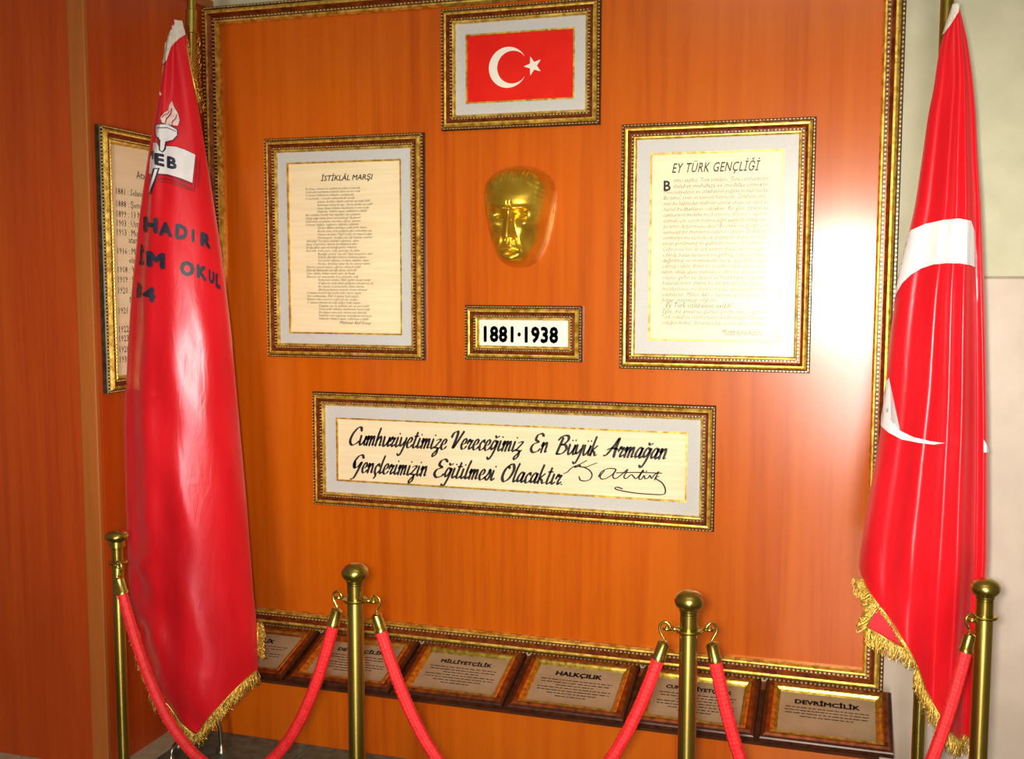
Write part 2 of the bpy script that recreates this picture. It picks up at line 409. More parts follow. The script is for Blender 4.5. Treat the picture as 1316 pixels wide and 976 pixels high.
# ---- framed anthem
ist = [
"Korkma, sönmez bu şafaklarda yüzen al sancak;|Sönmeden yurdumun üstünde tüten en son ocak.|O benim milletimin yıldızıdır, parlayacak;|O benimdir, o benim milletimindir ancak.",
"Çatma, kurban olayım çehreni ey nazlı hilâl!|Kahraman ırkıma bir gül... Ne bu şiddet, bu celâl?|Sana olmaz dökülen kanlarımız sonra helâl,|Hakkıdır, Hakk'a tapan, milletimin istiklâl.",
"Ben ezelden beridir hür yaşadım, hür yaşarım.|Hangi çılgın bana zincir vuracakmış? Şaşarım!|Kükremiş sel gibiyim, bendimi çiğner, aşarım;|Yırtarım dağları, enginlere sığmam, taşarım.",
"Garbın âfâkını sarmışsa çelik zırhlı duvar,|Benim iman dolu göğsüm gibi serhaddim var.|Ulusun, korkma! Nasıl böyle bir imanı boğar,|'Medeniyyet!' dediğin tek dişi kalmış canavar?",
"Arkadaş! Yurduma alçakları uğratma, sakın;|Siper et gövdeni, dursun bu hayâsızca akın.|Doğacaktır sana va'dettiği günler Hakk'ın...|Kim bilir, belki yarın, belki yarından da yakın.",
"Bastığın yerleri 'toprak!' diyerek geçme, tanı!|Düşün altındaki binlerce kefensiz yatanı.|Sen şehid oğlusun, incitme, yazıktır, atanı;|Verme, dünyaları alsan da, bu cennet vatanı.",
"Kim bu cennet vatanın uğruna olmaz ki fedâ?|Şühedâ fışkıracak toprağı sıksan, şühedâ!|Cânı, cânânı, bütün varımı alsın da Hudâ,|Etmesin tek vatanımdan beni dünyada cüdâ.",
"Ruhumun senden, İlâhî, şudur ancak emeli:|Değmesin mabedimin göğsüne nâmahrem eli.|Bu ezanlar ki şehadetleri dinin temeli,|Ebedî yurdumun üstünde benim inlemeli.",
"O zaman vecd ile bin secde eder, varsa, taşım,|Her cerîhamdan, İlâhî, boşanıp kanlı yaşım,|Fışkırır ruh-ı mücerred gibi yerden na'şım;|O zaman yükselerek arşa değer belki başım.",
"Dalgalan sen de şafaklar gibi ey şanlı hilâl!|Olsun artık dökülen kanlarımın hepsi helâl.|Ebediyyen sana yok, ırkıma yok izmihlâl;|Hakkıdır, hür yaşamış, bayrağımın hürriyet;|Hakkıdır, Hakk'a tapan, milletimin istiklâl!"]
(ti, ty), rc = pic('picture_frame', (-.4133, -.2361, .1621, -.0633), .048, .030, 'gilt frame with the long indented anthem text, left of the gold face mask', liner=.034)
def local_on(q, parent_loc, Y=YP):
    P = at(q[0], q[1], Y=Y); return P.x-parent_loc[0], P.z-parent_loc[2]
Li = ti.location
bm = text_mesh('İSTİKLÂL MARŞI', bold=.012, shear=.25)
x0, z0 = local_on((413, 235), Li); x1, _ = local_on((480, 235), Li)
obj('title', face_front(fit(bm, x0, x1, z0, z0+.030, ty)), INK, ti)
bm = bmesh.new()
zt_ = local_on((400, 241), Li)[1]; zb_ = local_on((430, 412), Li)[1]; nlines = 41; k = 0
xl_ = local_on((394, 300), Li)[0]; xi_ = local_on((409, 300), Li)[0]
dz = (zt_-zb_)/nlines
for s_i, st in enumerate(ist):
    for ln in st.split('|'):
        tm = text_mesh(ln, size=dz*1.02, shear=.3, bold=dz*.012, res=1)
        a, b_, c, d = bounds(tm); xx = xl_ if s_i % 2 == 0 else xi_
        s = min(1.0, .205/(b_-a))
        for v in tm.verts: v.co = Vector((xx+(v.co.x-a)*s, ty, zt_-(k+.8)*dz+v.co.z))
        merge(bm, tm); k += 1
obj('verses', face_front(bm), INKB, ti)
bm = text_mesh('Mehmet Akif Ersoy', shear=.45)
x0, z0 = local_on((437, 418), Li); x1, _ = local_on((478, 418), Li)
obj('signature', face_front(fit(bm, x0, x1, z0, z0+.014, ty)), INKB, ti)

# ---- framed address
hit = """irinci vazifen, Türk istiklâlini, Türk cumhuriyetini,
ilelebet muhafaza ve müdafaa etmektir.
Mevcudiyetinin ve istikbalinin yegâne temeli budur.
Bu temel, senin en kıymetli hazinendir. İstikbalde dahi
seni bu hazineden mahrum etmek isteyecek dahilî ve
haricî bedhahların olacaktır. Bir gün, istiklâl ve
cumhuriyeti müdafaa mecburiyetine düşersen, vazifeye
atılmak için, içinde bulunacağın vaziyetin imkân ve
şeraitini düşünmeyeceksin! Bu imkân ve şerait, çok
namüsait bir mahiyette tezahür edebilir. İstiklâl ve
cumhuriyetine kastedecek düşmanlar, bütün dünyada
emsali görülmemiş bir galibiyetin mümessili olabilirler.
Cebren ve hile ile aziz vatanın bütün kaleleri zapt
edilmiş, bütün tersanelerine girilmiş, bütün orduları
dağıtılmış ve memleketin her köşesi bilfiil işgal
edilmiş olabilir. Bütün bu şeraitten daha elîm ve daha
vahim olmak üzere, memleketin dahilinde iktidara sahip
olanlar gaflet ve dalâlet ve hattâ hıyanet içinde
bulunabilirler. Hattâ bu iktidar sahipleri şahsî
menfaatlerini, müstevlilerin siyasî emelleriyle tevhit
edebilirler. Millet, fakr ü zaruret içinde harap ve
bîtap düşmüş olabilir.""".split('\n')
(tg, ty), rc = pic('picture_frame', (-.0377, .1367, .1614, -.0662), .048, .030, 'gilt frame with the youth address in dense grey script, right of the gold face mask', liner=.041)
Lg = tg.location
x0, z0 = local_on((864, 223), Lg); x1, _ = local_on((977, 223), Lg)
obj('title', face_front(fit(text_mesh('EY TÜRK GENÇLİĞİ', bold=.008, shear=.3, spacing=1.1), x0, x1, z0-.006, z0+.040, ty)), INK, tg)
x0, z0 = local_on((853, 246), Lg)
obj('initial', face_front(fit(text_mesh('B', bold=.03), x0, x0+.022, z0, z0+.032, ty)), INK, tg)
bm = bmesh.new(); xl_ = x0; xr_ = local_on((988, 300), Lg)[0]; zt_ = local_on((900, 228), Lg)[1]; zb_ = local_on((900, 419), Lg)[1]; N = 26; dz = (zt_-zb_)/N
big = 22
rows = hit[:22]
tail = ['Ey Türk istikbalinin evlâdı!', 'İşte, bu ahval ve şerait içinde dahi, vazifen,', 'Türk istiklâl ve cumhuriyetini kurtarmaktır! Muhtaç', "olduğun kudret, damarlarındaki asîl kanda mevcuttur."]
for k, ln in enumerate(rows+tail):
    tm = text_mesh(ln, size=dz*1.05, shear=.35, bold=dz*.008, res=1); a, b_, c, d = bounds(tm)
    hd = (k == 22); xx = xl_+(.030 if k < 2 else .012 if hd else 0); s = min(1.06, (xr_-xx-(.02 if hd else random.uniform(0, .012)))/(b_-a))
    for v in tm.verts: v.co = Vector((xx+(v.co.x-a)*s, ty, zt_-(k+.8)*dz+v.co.z*(1.25 if hd else 1)))
    if hd: obj('subtitle', face_front(tm), INKB, tg)
    else: merge(bm, tm)
obj('paragraph', face_front(bm), INKG, tg)
x0, z0 = local_on((928, 429), Lg); x1, _ = local_on((980, 429), Lg)
obj('signature', face_front(fit(text_mesh('Mustafa Kemal Atatürk', shear=.5), x0, x1, z0-.004, z0+.014, ty)), INKB, tg)

# ---- dates
(tn, ty), rc = pic('picture_frame', (-.1932, -.0742, -.00745, -.0612), .047, .028, 'small wide gilt frame reading 1881-1938 under the gold face mask', paper=PAPERW, liner=0, pane=False, step=.009)
Ln = tn.location
x0, z0 = local_on((622, 440), Ln); x1, z1 = local_on((718, 420), Ln)
obj('lettering', face_front(fit(text_mesh('1881·1938', bold=.048, spacing=1.08), x0, x1, z0, z1, ty)), INK, tn)

# ---- quotation, brush script drawn stroke by stroke
(tq, ty), rc = pic('picture_frame', (-.3622, .0538, -.0989, -.2178), .046, .030, 'long gilt frame with a black brush-script quotation, below the 1881-1938 frame', liner=.040, pane=False)
Lq = tq.location
G = {  # strokes in a box: x-height .48, capitals 1.0, descenders -.4
'C': (.62, [[(.58, .82), (.52, .98), (.32, .96), (.10, .60), (.06, .22), (.22, .02), (.44, .08), (.60, .24)]]),
'V': (.66, [[(.00, .62), (.06, .84), (.26, .95), (.30, .70), (.24, .04), (.40, .36), (.62, .96)]]),
'E': (.64, [[(.60, .90), (.44, 1.0), (.24, .92), (.20, .68), (.40, .56), (.14, .44), (.06, .20), (.22, .02), (.48, .08), (.60, .22)]]),
'B': (.72, [[(.26, .88), (.20, .45), (.14, .02)], [(.02, .74), (.20, .96), (.50, .98), (.58, .78), (.42, .56), (.24, .52), (.50, .50), (.62, .30), (.44, .06), (.14, .02)]]),
'A': (.72, [[(.00, .06), (.16, .12), (.40, .60), (.56, .98), (.54, .50), (.56, .02)], [(.10, .36), (.30, .46), (.64, .42)]]),
'G': (.66, [[(.58, .84), (.46, .98), (.24, .90), (.08, .56), (.16, .28), (.38, .34), (.54, .60), (.46, .20), (.30, -.28), (.10, -.38)], [(.10, .60), (.18, .30)]]),
'O': (.66, [[(.36, .96), (.12, .68), (.06, .26), (.22, .02), (.46, .20), (.58, .64), (.46, .94), (.26, .86), (.30, .74)]]),
'u': (.44, [[(.04, .46), (.06, .12), (.16, .03), (.32, .26), (.36, .46), (.34, .12), (.42, .04), (.52, .14)]]),
'm': (.58, [[(.00, .30), (.08, .47), (.07, .02)], [(.08, .26), (.22, .47), (.26, .30), (.24, .02)], [(.26, .26), (.40, .47), (.44, .30), (.44, .06), (.56, .08)]]),
'n': (.44, [[(.00, .30), (.08, .47), (.07, .02)], [(.08, .26), (.24, .47), (.30, .30), (.30, .06), (.42, .08)]]),
'h': (.44, [[(.10, 1.0), (.06, .50), (.05, .02)], [(.07, .26), (.22, .47), (.30, .30), (.30, .06), (.42, .08)]]),
'k': (.44, [[(.10, 1.0), (.06, .50), (.05, .02)], [(.30, .46), (.10, .24), (.20, .18), (.30, .04), (.42, .08)]]),
'r': (.34, [[(.00, .26), (.08, .47), (.14, .36), (.26, .44), (.16, .16), (.20, .03), (.34, .14)]]),
'i': (.24, [[(.08, .46), (.06, .12), (.14, .03), (.24, .12)], [(.12, .66), (.14, .70)]]),
'ı': (.24, [[(.08, .46), (.06, .12), (.14, .03), (.24, .12)]]),
'y': (.44, [[(.04, .46), (.06, .16), (.16, .08), (.32, .30)], [(.36, .46), (.32, .00), (.20, -.34), (.06, -.30)]]),
'e': (.36, [[(.06, .20), (.22, .28), (.26, .42), (.14, .47), (.04, .22), (.12, .03), (.26, .05), (.36, .16)]]),
't': (.28, [[(.14, .82), (.10, .40), (.08, .08), (.18, .03), (.28, .12)], [(.00, .54), (.26, .56)]]),
'z': (.36, [[(.02, .40), (.18, .46), (.28, .42), (.06, .10), (.22, .06), (.24, -.18), (.10, -.32), (.06, -.20), (.34, .10)]]),
'c': (.32, [[(.26, .36), (.20, .47), (.06, .28), (.10, .04), (.22, .03), (.34, .14)]]),
'ç': (.32, [[(.26, .36), (.20, .47), (.06, .28), (.10, .04), (.22, .03), (.34, .14)], [(.14, .0), (.18, -.10), (.10, -.22)]]),
'ğ': (.42, [[(.28, .40), (.14, .46), (.04, .22), (.12, .06), (.26, .22), (.34, .46), (.28, .00), (.14, -.36), (.00, -.30)], [(.14, .72), (.22, .62), (.36, .74)]]),
'a': (.42, [[(.30, .40), (.16, .46), (.04, .22), (.10, .04), (.24, .16), (.32, .46), (.28, .10), (.34, .03), (.44, .12)]]),
'l': (.24, [[(.14, 1.0), (.08, .50), (.07, .10), (.14, .03), (.24, .12)]]),
's': (.32, [[(.02, .12), (.14, .32), (.18, .50), (.26, .26), (.18, .03), (.04, .08)]]),
'ü': (.44, [[(.04, .46), (.06, .12), (.16, .03), (.32, .26), (.36, .46), (.34, .12), (.42, .04), (.52, .14)], [(.12, .66), (.14, .70)], [(.30, .68), (.32, .72)]]),
'.': (.2, [[(.04, .02), (.08, .05)]]),
}
def ribbon(bm, P, w0, nib=math.radians(22), lo=.26):
    P = [Vector((p[0], p[1])) for p in P]; n = len(P); prev = None
    for i in range(n):
        t = (P[min(i+1, n-1)]-P[max(i-1, 0)]);
        if t.length < 1e-9: continue
        t.normalize(); nrm = Vector((-t.y, t.x)); ang = math.atan2(t.y, t.x)
        wd = w0*(lo+(1-lo)*abs(math.sin(ang-nib)))*.5
        a, b_ = P[i]+nrm*wd, P[i]-nrm*wd
        cur = (bm.verts.new((a.x, 0, a.y)), bm.verts.new((b_.x, 0, b_.y)))
        if prev: bm.faces.new((prev[0], prev[1], cur[1], cur[0]))
        if i in (0, n-1):   # round cap
            e = P[i]+t*wd*(1 if i else -1)*.9; c = bm.verts.new((e.x, 0, e.y)); bm.faces.new((cur[0], cur[1], c))
        prev = cur
def script_word(word, wt=.155):
    bm = bmesh.new(); x = 0
    for ch in word:
        adv, sts = G[ch]
        for st in sts:
            if not ch.isupper(): st = [(a, b_*1.2 if b_ < .55 else .66+(b_-.55)*.76) for a, b_ in st]
            P = [(x+a+.34*b_, b_) for a, b_ in st]
            P = catmull([(p[0], p[1], 0) for p in P], 6)
            ribbon(bm, [(p.x, p.y) for p in P], wt*(1.18 if ch.isupper() else 1))
        x += adv
    return bm, x
bm = bmesh.new()
for word, xa, xb, yb in (('Cumhuriyetimize', 449, 576, 572), ('Vereceğimiz', 580, 674, 577), ('En', 681, 705, 581.5), ('Büyük', 714, 769, 584), ('Armağan', 775, 858, 587),
                         ('Gençlerimizin', 450, 550, 607), ('Eğitilmesi', 557, 639, 613.5), ('Olacaktır.', 644, 724, 619)):
    wb, adv = script_word(word); a, b_, c, d = bounds(wb)
    X0, Zb = local_on((xa, yb), Lq); X1, _ = local_on((xb, yb), Lq)
    s = (X1-X0)/(b_-a); sz = .063
    for v in wb.verts: v.co = Vector((X0+(v.co.x-a)*s, ty, Zb+v.co.z*sz))
    merge(bm, wb)
    if word in ('Armağan', 'Olacaktır.'): obj('script_line', face_front(bm), INK, tq); bm = bmesh.new()
def crop(x, y): return (660+x/5.98, 550+y/5.98)
sig = [[(385, 352), (415, 340), (440, 315), (470, 295), (520, 275), (565, 250)], [(455, 302), (490, 288), (520, 290), (470, 306)],
       [(645, 268), (600, 285), (550, 303), (500, 296), (470, 300)], [(540, 300), (585, 325), (605, 360), (590, 395), (550, 408), (515, 400), (506, 375)],
       [(655, 375), (680, 335), (730, 313), (785, 318), (770, 350), (720, 385), (680, 393), (668, 370), (700, 330)],
       [(790, 320), (765, 370), (785, 390), (830, 360), (880, 318), (850, 375), (870, 388), (905, 360), (925, 375), (940, 390), (965, 370), (998, 322), (965, 385), (985, 393), (1005, 365), (1012, 390), (1035, 385), (1050, 365), (1062, 388), (1085, 360), (1120, 335)],
       [(1115, 340), (1085, 400)], [(1120, 372), (1092, 382), (1110, 400), (1140, 420), (1163, 455), (1168, 495), (1145, 512), (1060, 510), (960, 503), (870, 490), (800, 475), (782, 462), (800, 455), (838, 468)],
       [(790, 345), (960, 342), (1140, 348)], [(1000, 335), (1003, 331)], [(1022, 335), (1025, 331)]]
for st in sig:
    P = []
    for q in st:
        a, b_ = local_on(crop(*q), Lq); P.append((a, b_, 0))
    P = catmull(P, 5) if len(P) > 2 else [Vector(p) for p in P]
    ribbon(bm, [(p.x, p.y) for p in P], .0052, lo=.5)
for v in bm.verts: v.co.y = ty
obj('signature', face_front(bm), INK, tq)

# ---- chronology on the side wall
zs1, zs0 = .15644*S+Z0, -.0880*S+Z0; ya_, yb_ = -.1732*S, -.085
ts, ty = frame_thing('picture_frame', 0, 0, yb_-ya_, zs1-zs0, .050, .030, ((XS, (ya_+yb_)/2, (zs0+zs1)/2), (0, 0, PI/2)), 'gilt frame with a dated list on the left side wall, half behind the left flag', 'picture', liner=0, pane=False)
# local x of this frame runs along world +y, from near edge to the corner
ls = [('A', 'Atatürk'), ]
rowsS = [(226, 'T', 'Atatür'), (246, 'D', '1881 : Selanik\'te doğ'), (262, 'D', '1888 : Şemsi Efendi'), (275, 'D', '1899 : 13 Mart\'ta H'), (287, 'D', '1903 : Üsteğmen'), (299, 'D', '1913 : Mustafa K'), (309, 'I', 'atandı.'),
         (323, 'D', '1916 : Mustafa'), (335, 'I', 'olarak'), (347, 'D', '1918 : Yıldırım'), (360, 'D', '1919 : Mustafa'), (374, 'D', '1920 : Mustafa'), (386, 'I', 'Meclis'), (400, 'D', '1921 : Musta'), (412, 'I', 'verildi'),
         (424, 'D', '1922 : Loz'), (436, 'D', '1923 : Gaz'), (450, 'D', '1928 Latin'), (463, 'D', '1934 : Ata')]
bm = bmesh.new(); ttl = bmesh.new()
for py, kind, s_ in rowsS:
    px = {'T': 174, 'D': 148 + (py-246)*.022, 'I': 164+(py-309)*.02}[kind]
    P = at(px, py+3.5, X=XS); lx = P.y-(ya_+yb_)/2; lz = P.z-(zs0+zs1)/2
    tm = text_mesh(s_, size=.034 if kind == 'T' else .0285, bold=.0009, res=1); a, b_, c, d = bounds(tm)
    for v in tm.verts: v.co = Vector((lx+(v.co.x-a)*.92, ty, lz+v.co.z))
    merge(ttl if kind == 'T' else bm, tm)
obj('title', face_front(ttl), INK, ts)
obj('date_list', face_front(bm), INK, ts)

# ================================================================== LEDGE WITH NAME PLAQUES
TH = math.radians(15.56)
zA = .306       # plaque face height at y=-.022
lx0, lx1, yf = XS+.002, .672, -.245
lg = empty('plaque_ledge', ((lx0+lx1)/2, -.1, 0)); tag(lg, 'low cherry-wood plinth with a sloping top along the foot of the board', 'plinth')
def top_z(y): return zA-.030+(y+.022)*math.tan(TH)
bm = bmesh.new(); cx_ = (lx0+lx1)/2
v = [bm.verts.new((x-cx_, y+.1, z)) for x in (lx0, lx1) for (y, z) in ((yf, 0), (YB-.001, 0), (YB-.001, .27), (-.005, .27), (-.03, top_z(-.03)-.012), (yf, top_z(yf)-.012))]
bm.faces.new(v[5::-1]); bm.faces.new(v[6:])
for i in range(6): bm.faces.new((v[i], v[(i+1) % 6], v[6+(i+1) % 6], v[6+i]))
bmesh.ops.recalc_face_normals(bm, faces=bm.faces)
obj('body', bm, WOOD, lg)
o = obj('sloping_top', bx(-(lx1-lx0)/2, (lx1-lx0)/2, -.25, 0, -.010, 0, bev=.001), LEDGE, lg)
o.location = (0, .075, top_z(-.025)); o.rotation_euler = (TH, 0, 0)
names = ['LAİKLİK', 'DEVLETÇİLİK', 'MİLLİYETÇİLİK', 'HALKÇILIK', 'CUMHURİYETÇİLİK', 'DEVRİMCİLİK']
labs = ['plaque at the left end of the row, half hidden by the left flag, title ending in a dotted I and K', 'second plaque of the row, behind the second brass post', 'third plaque of the row, between the red ropes and just right of the second post', 'fourth plaque of the row, left of the third brass post and fully readable', 'fifth plaque of the row, crossed by the third brass post and red rope', 'last plaque at the right end of the row, beneath the board corner']
labs = ['gilt name plaque headed LAİKLİK, leftmost of the row and half behind the flag', 'gilt name plaque headed DEVLETÇİLİK behind the second brass post', 'gilt name plaque headed MİLLİYETÇİLİK just right of the second brass post', 'gilt name plaque headed HALKÇILIK in the middle of the row', 'gilt name plaque headed CUMHURİYETÇİLİK crossed by the third brass post', 'gilt name plaque headed DEVRİMCİLİK at the right end of the row']
PW, PH, pit = .362, .278, .3775
PPROF = [(0, 0, 0), (0, .55, 0), (.06, .70, 1), (.16, .74, 1), (.22, .80, 3), (.34, 1.0, 3), (.48, .98, 3), (.56, .86, 2), (.66, .94, 2), (.78, .86, 2), (.88, .62, 2), (1.0, .42, 2), (1.0, 0, 2)]
def grille(bm, x0, x1, z, n, y, h=.0014):
    # lines of tiny print: short dashes like words
    x = x0
    while x < x1-.004:
        l = random.uniform(.006, .020); e = min(x+l, x1)
        vv = [bm.verts.new(p) for p in ((x, y, z), (e, y, z), (e, y, z+h), (x, y, z+h))]; bm.faces.new(vv); x = e+random.uniform(.002, .0045)
for k in range(6):
    cxp = .712-PW/2-.002-pit*(5-k)
    n_up = Vector((0, -math.sin(TH), math.cos(TH)))
    yc = -.022-.119*math.cos(TH); zc = zA-.024-.119*math.sin(TH)
    jit = random.uniform(-.006, .006)
    t = empty('name_plaque', (cxp, yc, zc), (-(PI/2-TH), 0, 0)); tag(t, labs[k], 'plaque', 'name plaques on the sloping ledge')
    D = .024; W = .046
    for (L, ang, dx, dz_) in ((PW, 0, 0, PH/2), (PW, PI, 0, -PH/2), (PH, PI/2, PW/2, 0), (PH, -PI/2, -PW/2, 0)):
        o = obj('moulding', mould_side(L, W, D, PPROF), FP, t); o.location = (dx, 0, dz_); o.rotation_euler = (0, ang, 0)
    iw, ih = PW/2-W, PH/2-W
    pl = obj('face_plate', bx(-iw-.003, iw+.003, -D*.42, -.001, -ih-.003, ih+.003), PLATE, t)
    yy = -D*.42-.0006
    wtab = {'LAİKLİK': .10, 'DEVLETÇİLİK': .17, 'MİLLİYETÇİLİK': .175, 'HALKÇILIK': .15, 'CUMHURİYETÇİLİK': .20, 'DEVRİMCİLİK': .185}[names[k]]
    obj('title', face_front(fit(text_mesh(names[k], bold=.05), -wtab/2, wtab/2, ih-.052, ih-.024, yy)), INK, t)
    bm = bmesh.new()
    ws = [.23, .22, .12, .235, .23, .16, .1] if k != 5 else [.235, .24, .235, .15]
    for i, wl in enumerate(ws):
        grille(bm, -wl/2, wl/2, ih-.070-i*.0135, 0, yy, .0036)
    tag(obj('small_print', face_front(bm), INK, t), kind='stuff')
    if k in (0, 1, 2, 4, 5):   # corner screws
        bm = bmesh.new()
        for sx, sz in ((iw-.012, ih-.012), (-iw+.012, -ih+.012)):
            lathe(bm, [(0, .003), (.003, .0025), (.0045, 0)], (0, 0, 0), 8)
            for v in list(bm.verts)[-17:]: pass
        bm.free()

# ================================================================== GOLD FACE MASK
def mask():
    cP = at(669, 279.5, Y=YP); t = empty('face_mask', (cP.x, YP, cP.z)); tag(t, 'polished gold relief mask of a stern man\'s face on the board', 'mask')
    H2 = .160
    def hw(tz):   # half width of the outline at height tz (-1 chin, 1 crown)
        return lerp([(-1, .0), (-.985, .025), (-.94, .042), (-.85, .058), (-.7, .072), (-.5, .086), (-.25, .097), (0, .105), (.25, .112), (.5, .116), (.68, .111), (.8, .095), (.9, .075), (.96, .050), (.99, .025), (1, 0)], tz)
    def g(x, z, cx, cz, sx, sz): return math.exp(-((x-cx)/sx)**2-((z-cz)/sz)**2)
    def depth(x, z, s, tz):
        r = min(1, abs(s)); ax = abs(x)
        # head volume: the front of the face is a narrower rounded box in front of steep flanks
        e = (max(0, 1-r**3.3))**.58
        v = max(0, 1-max(0, tz)**3.0)**.5 if tz > 0 else max(0, 1-abs(tz)**7)**.5
        d = .122*e*v*(1-.16*sstep(.15, 1, tz))
        d += .010*g(x, z, 0, .058, .055, .032)                                   # forehead
        bz = .020+.06*max(0, ax-.012)-.9*max(0, ax-.048)**1.5                     # brow line, low at the root of the nose
        d += .017*math.exp(-((z-bz)/(.0062 if z > bz else .0040))**2)*math.exp(-((ax-.032)/.030)**4)
        d += .004*g(ax, z, .012, .022, .008, .007)
        d -= .006*g(ax, z, .0050, .028, .0020, .012)                             # frown
        d -= .024*g(ax, z, .031, .000, .020, .0115)                               # sockets
        d += .0125*g(ax, z, .032, -.004, .0125, .0062)                            # eyeballs
        d += .0045*math.exp(-((z-(.0015-18*(ax-.032)**2))/.0017)**2)*math.exp(-((ax-.032)/.014)**4)
        d -= .0035*math.exp(-((z+.0045)/.0016)**2)*math.exp(-((ax-.032)/.012)**4)
        d += .0030*math.exp(-((z-(-.0115+14*(ax-.032)**2))/.0020)**2)*math.exp(-((ax-.032)/.013)**4)
        k = sstep(.020, -.062, z)                                                  # nose
        nz = sstep(.030, .012, z) if z > -.068 else sstep(-.0765, -.068, z)
        nw = .0075+.0068*k
        d += (.011+.021*k)*nz*math.exp(-(ax/nw)**2.8)
        d += .012*g(ax, z, .0155, -.064, .0058, .0078)
        d -= .006*g(ax, z, .0085, -.0735, .0040, .0028)
        d += .010*g(ax, z, .054, -.026, .020, .013)                               # cheek bones, hollows, folds
        d -= .012*g(ax, z, .055, -.074, .016, .028)
        fold = ax-(.021+.30*max(0, (-.060-z)))
        if z < -.056: d -= .0065*math.exp(-(fold/.0032)**2)*sstep(-.125, -.100, z)*sstep(-.056, -.066, z)
        d += .011*g(x, z, 0, -.090, .026, .015)                                   # muzzle, lips, chin
        d -= .003*g(x, z, 0, -.083, .0028, .008)
        d += .0055*math.exp(-((z+.0945+ax*.10)/.0034)**2)*math.exp(-(ax/.022)**4)
        d -= .0105*math.exp(-((z+.1010+ax*.12)/.0020)**2)*math.exp(-(ax/.025)**4)
        d += .0080*g(x, z, 0, -.1070, .017, .0042)
        d -= .0085*g(x, z, 0, -.1175, .020, .0045)
        d += .015*g(x, z, 0, -.136, .022, .012)
        hl = .112-.55*max(0, ax-.035)                                              # receding hair swept back
        k2 = sstep(hl-.010, hl+.012, z)*max(0, 1-r**5)
        d += k2*(.0045+.0016*math.sin(x*170+z*60+2*math.sin(z*60))+.0007*math.sin(x*480-z*90))
        if ax > .072 and z > -.02:
            k3 = sstep(.072, .084, ax)*max(0, 1-r**7)*sstep(-.02, .0, z); d += k3*(.0025+.0010*math.sin(z*380+ax*150))
        return max(0, d)
    bm = bmesh.new(); NX, NZ = 140, 190; rows = []
    for j in range(NZ+1):
        tz = .5*(-math.cos(PI*j/NZ))+.5*(-1+2*j/NZ); z = tz*H2; h = hw(tz); row = []
        for i in range(NX+1):
            s_ = .5*(-math.cos(PI*i/NX))+.5*(-1+2*i/NX)
            row.append(bm.verts.new((s_*h, -depth(s_*h, z, s_, tz)-.001, z)))
        rows.append(row)
    for a, b_ in zip(rows, rows[1:]):
        for i in range(NX): bm.faces.new((a[i], a[i+1], b_[i+1], b_[i]))
    bmesh.ops.remove_doubles(bm, verts=bm.verts, dist=1e-6)
    bmesh.ops.smooth_vert(bm, verts=bm.verts, factor=.4, use_axis_x=True, use_axis_y=True, use_axis_z=True)
    obj('face_relief', face_front(bm), MASK, t, smooth=True)
mask()

# ================================================================== BARRIER POSTS AND ROPES
HP = .92
posts = []
def stanchion(px, py, label, r=.0178, br=.029, bh=.042):
    P = at(px, py, Z=HP); t = empty('barrier_post', (P.x, P.y, 0)); tag(t, label, 'barrier post', 'brass barrier posts')
    bm = bmesh.new(); lathe(bm, [(0, 0), (.15, 0), (.152, .006), (.148, .014), (.10, .026), (.05, .036), (.026, .046), (.022, .060), (0, .060)], seg=40)
    obj('base', bm, BRASSD, t, True, True)
    bm = bmesh.new(); lathe(bm, [(0, .05), (r, .05), (r, HP-.080), (r*.98, HP-.078), (0, HP-.078)], seg=32); obj('pole', bm, BRASSD, t, True, True)
    bm = bmesh.new(); rn = r*.98
    lathe(bm, [(0, -.078), (rn, -.078), (rn, -.0470), (rn*.9, -.0463), (rn*.9, -.0455), (rn*1.0, -.0450), (rn, -.0425), (0, -.0425)], (0, 0, HP), 32); obj('neck', bm, BRASS, t, True, True)
    bm = bmesh.new(); prof = [(0, -.0425), (.0155, -.0425), (.019, -.041)]
    for i in range(1, 15):
        a = -PI/2+.55+(PI-.55)*i/14; prof.append((max(0, br*math.cos(a)), -bh/2+bh/2*math.sin(a)))
    prof[-1] = (0, 0.0)
    lathe(bm, prof, (0, 0, HP), 36)
    obj('ball_finial', bm, BRASS, t, True, True)
    bm = bmesh.new(); zc = HP-.080
    lathe(bm, [(r, -.003), (r+.0075, -.003), (r+.009, 0), (r+.0075, .003), (r, .003)], (0, 0, zc), 32)
    obj('collar', bm, BRASS, t, True, True)
    posts.append((Vector((P.x, P.y, 0)), t, zc)); return t
stanchion(150, 681, 'brass barrier post at the far left, before the wooden wing wall', .0140, .0275, .032)
stanchion(456, 724, 'brass barrier post left of centre, joined to ropes on both sides')
stanchion(886, 759, 'brass barrier post right of centre, before the fifth plaque')
stanchion(1267, 743, 'brass barrier post at the far right, beside the crescent flag')
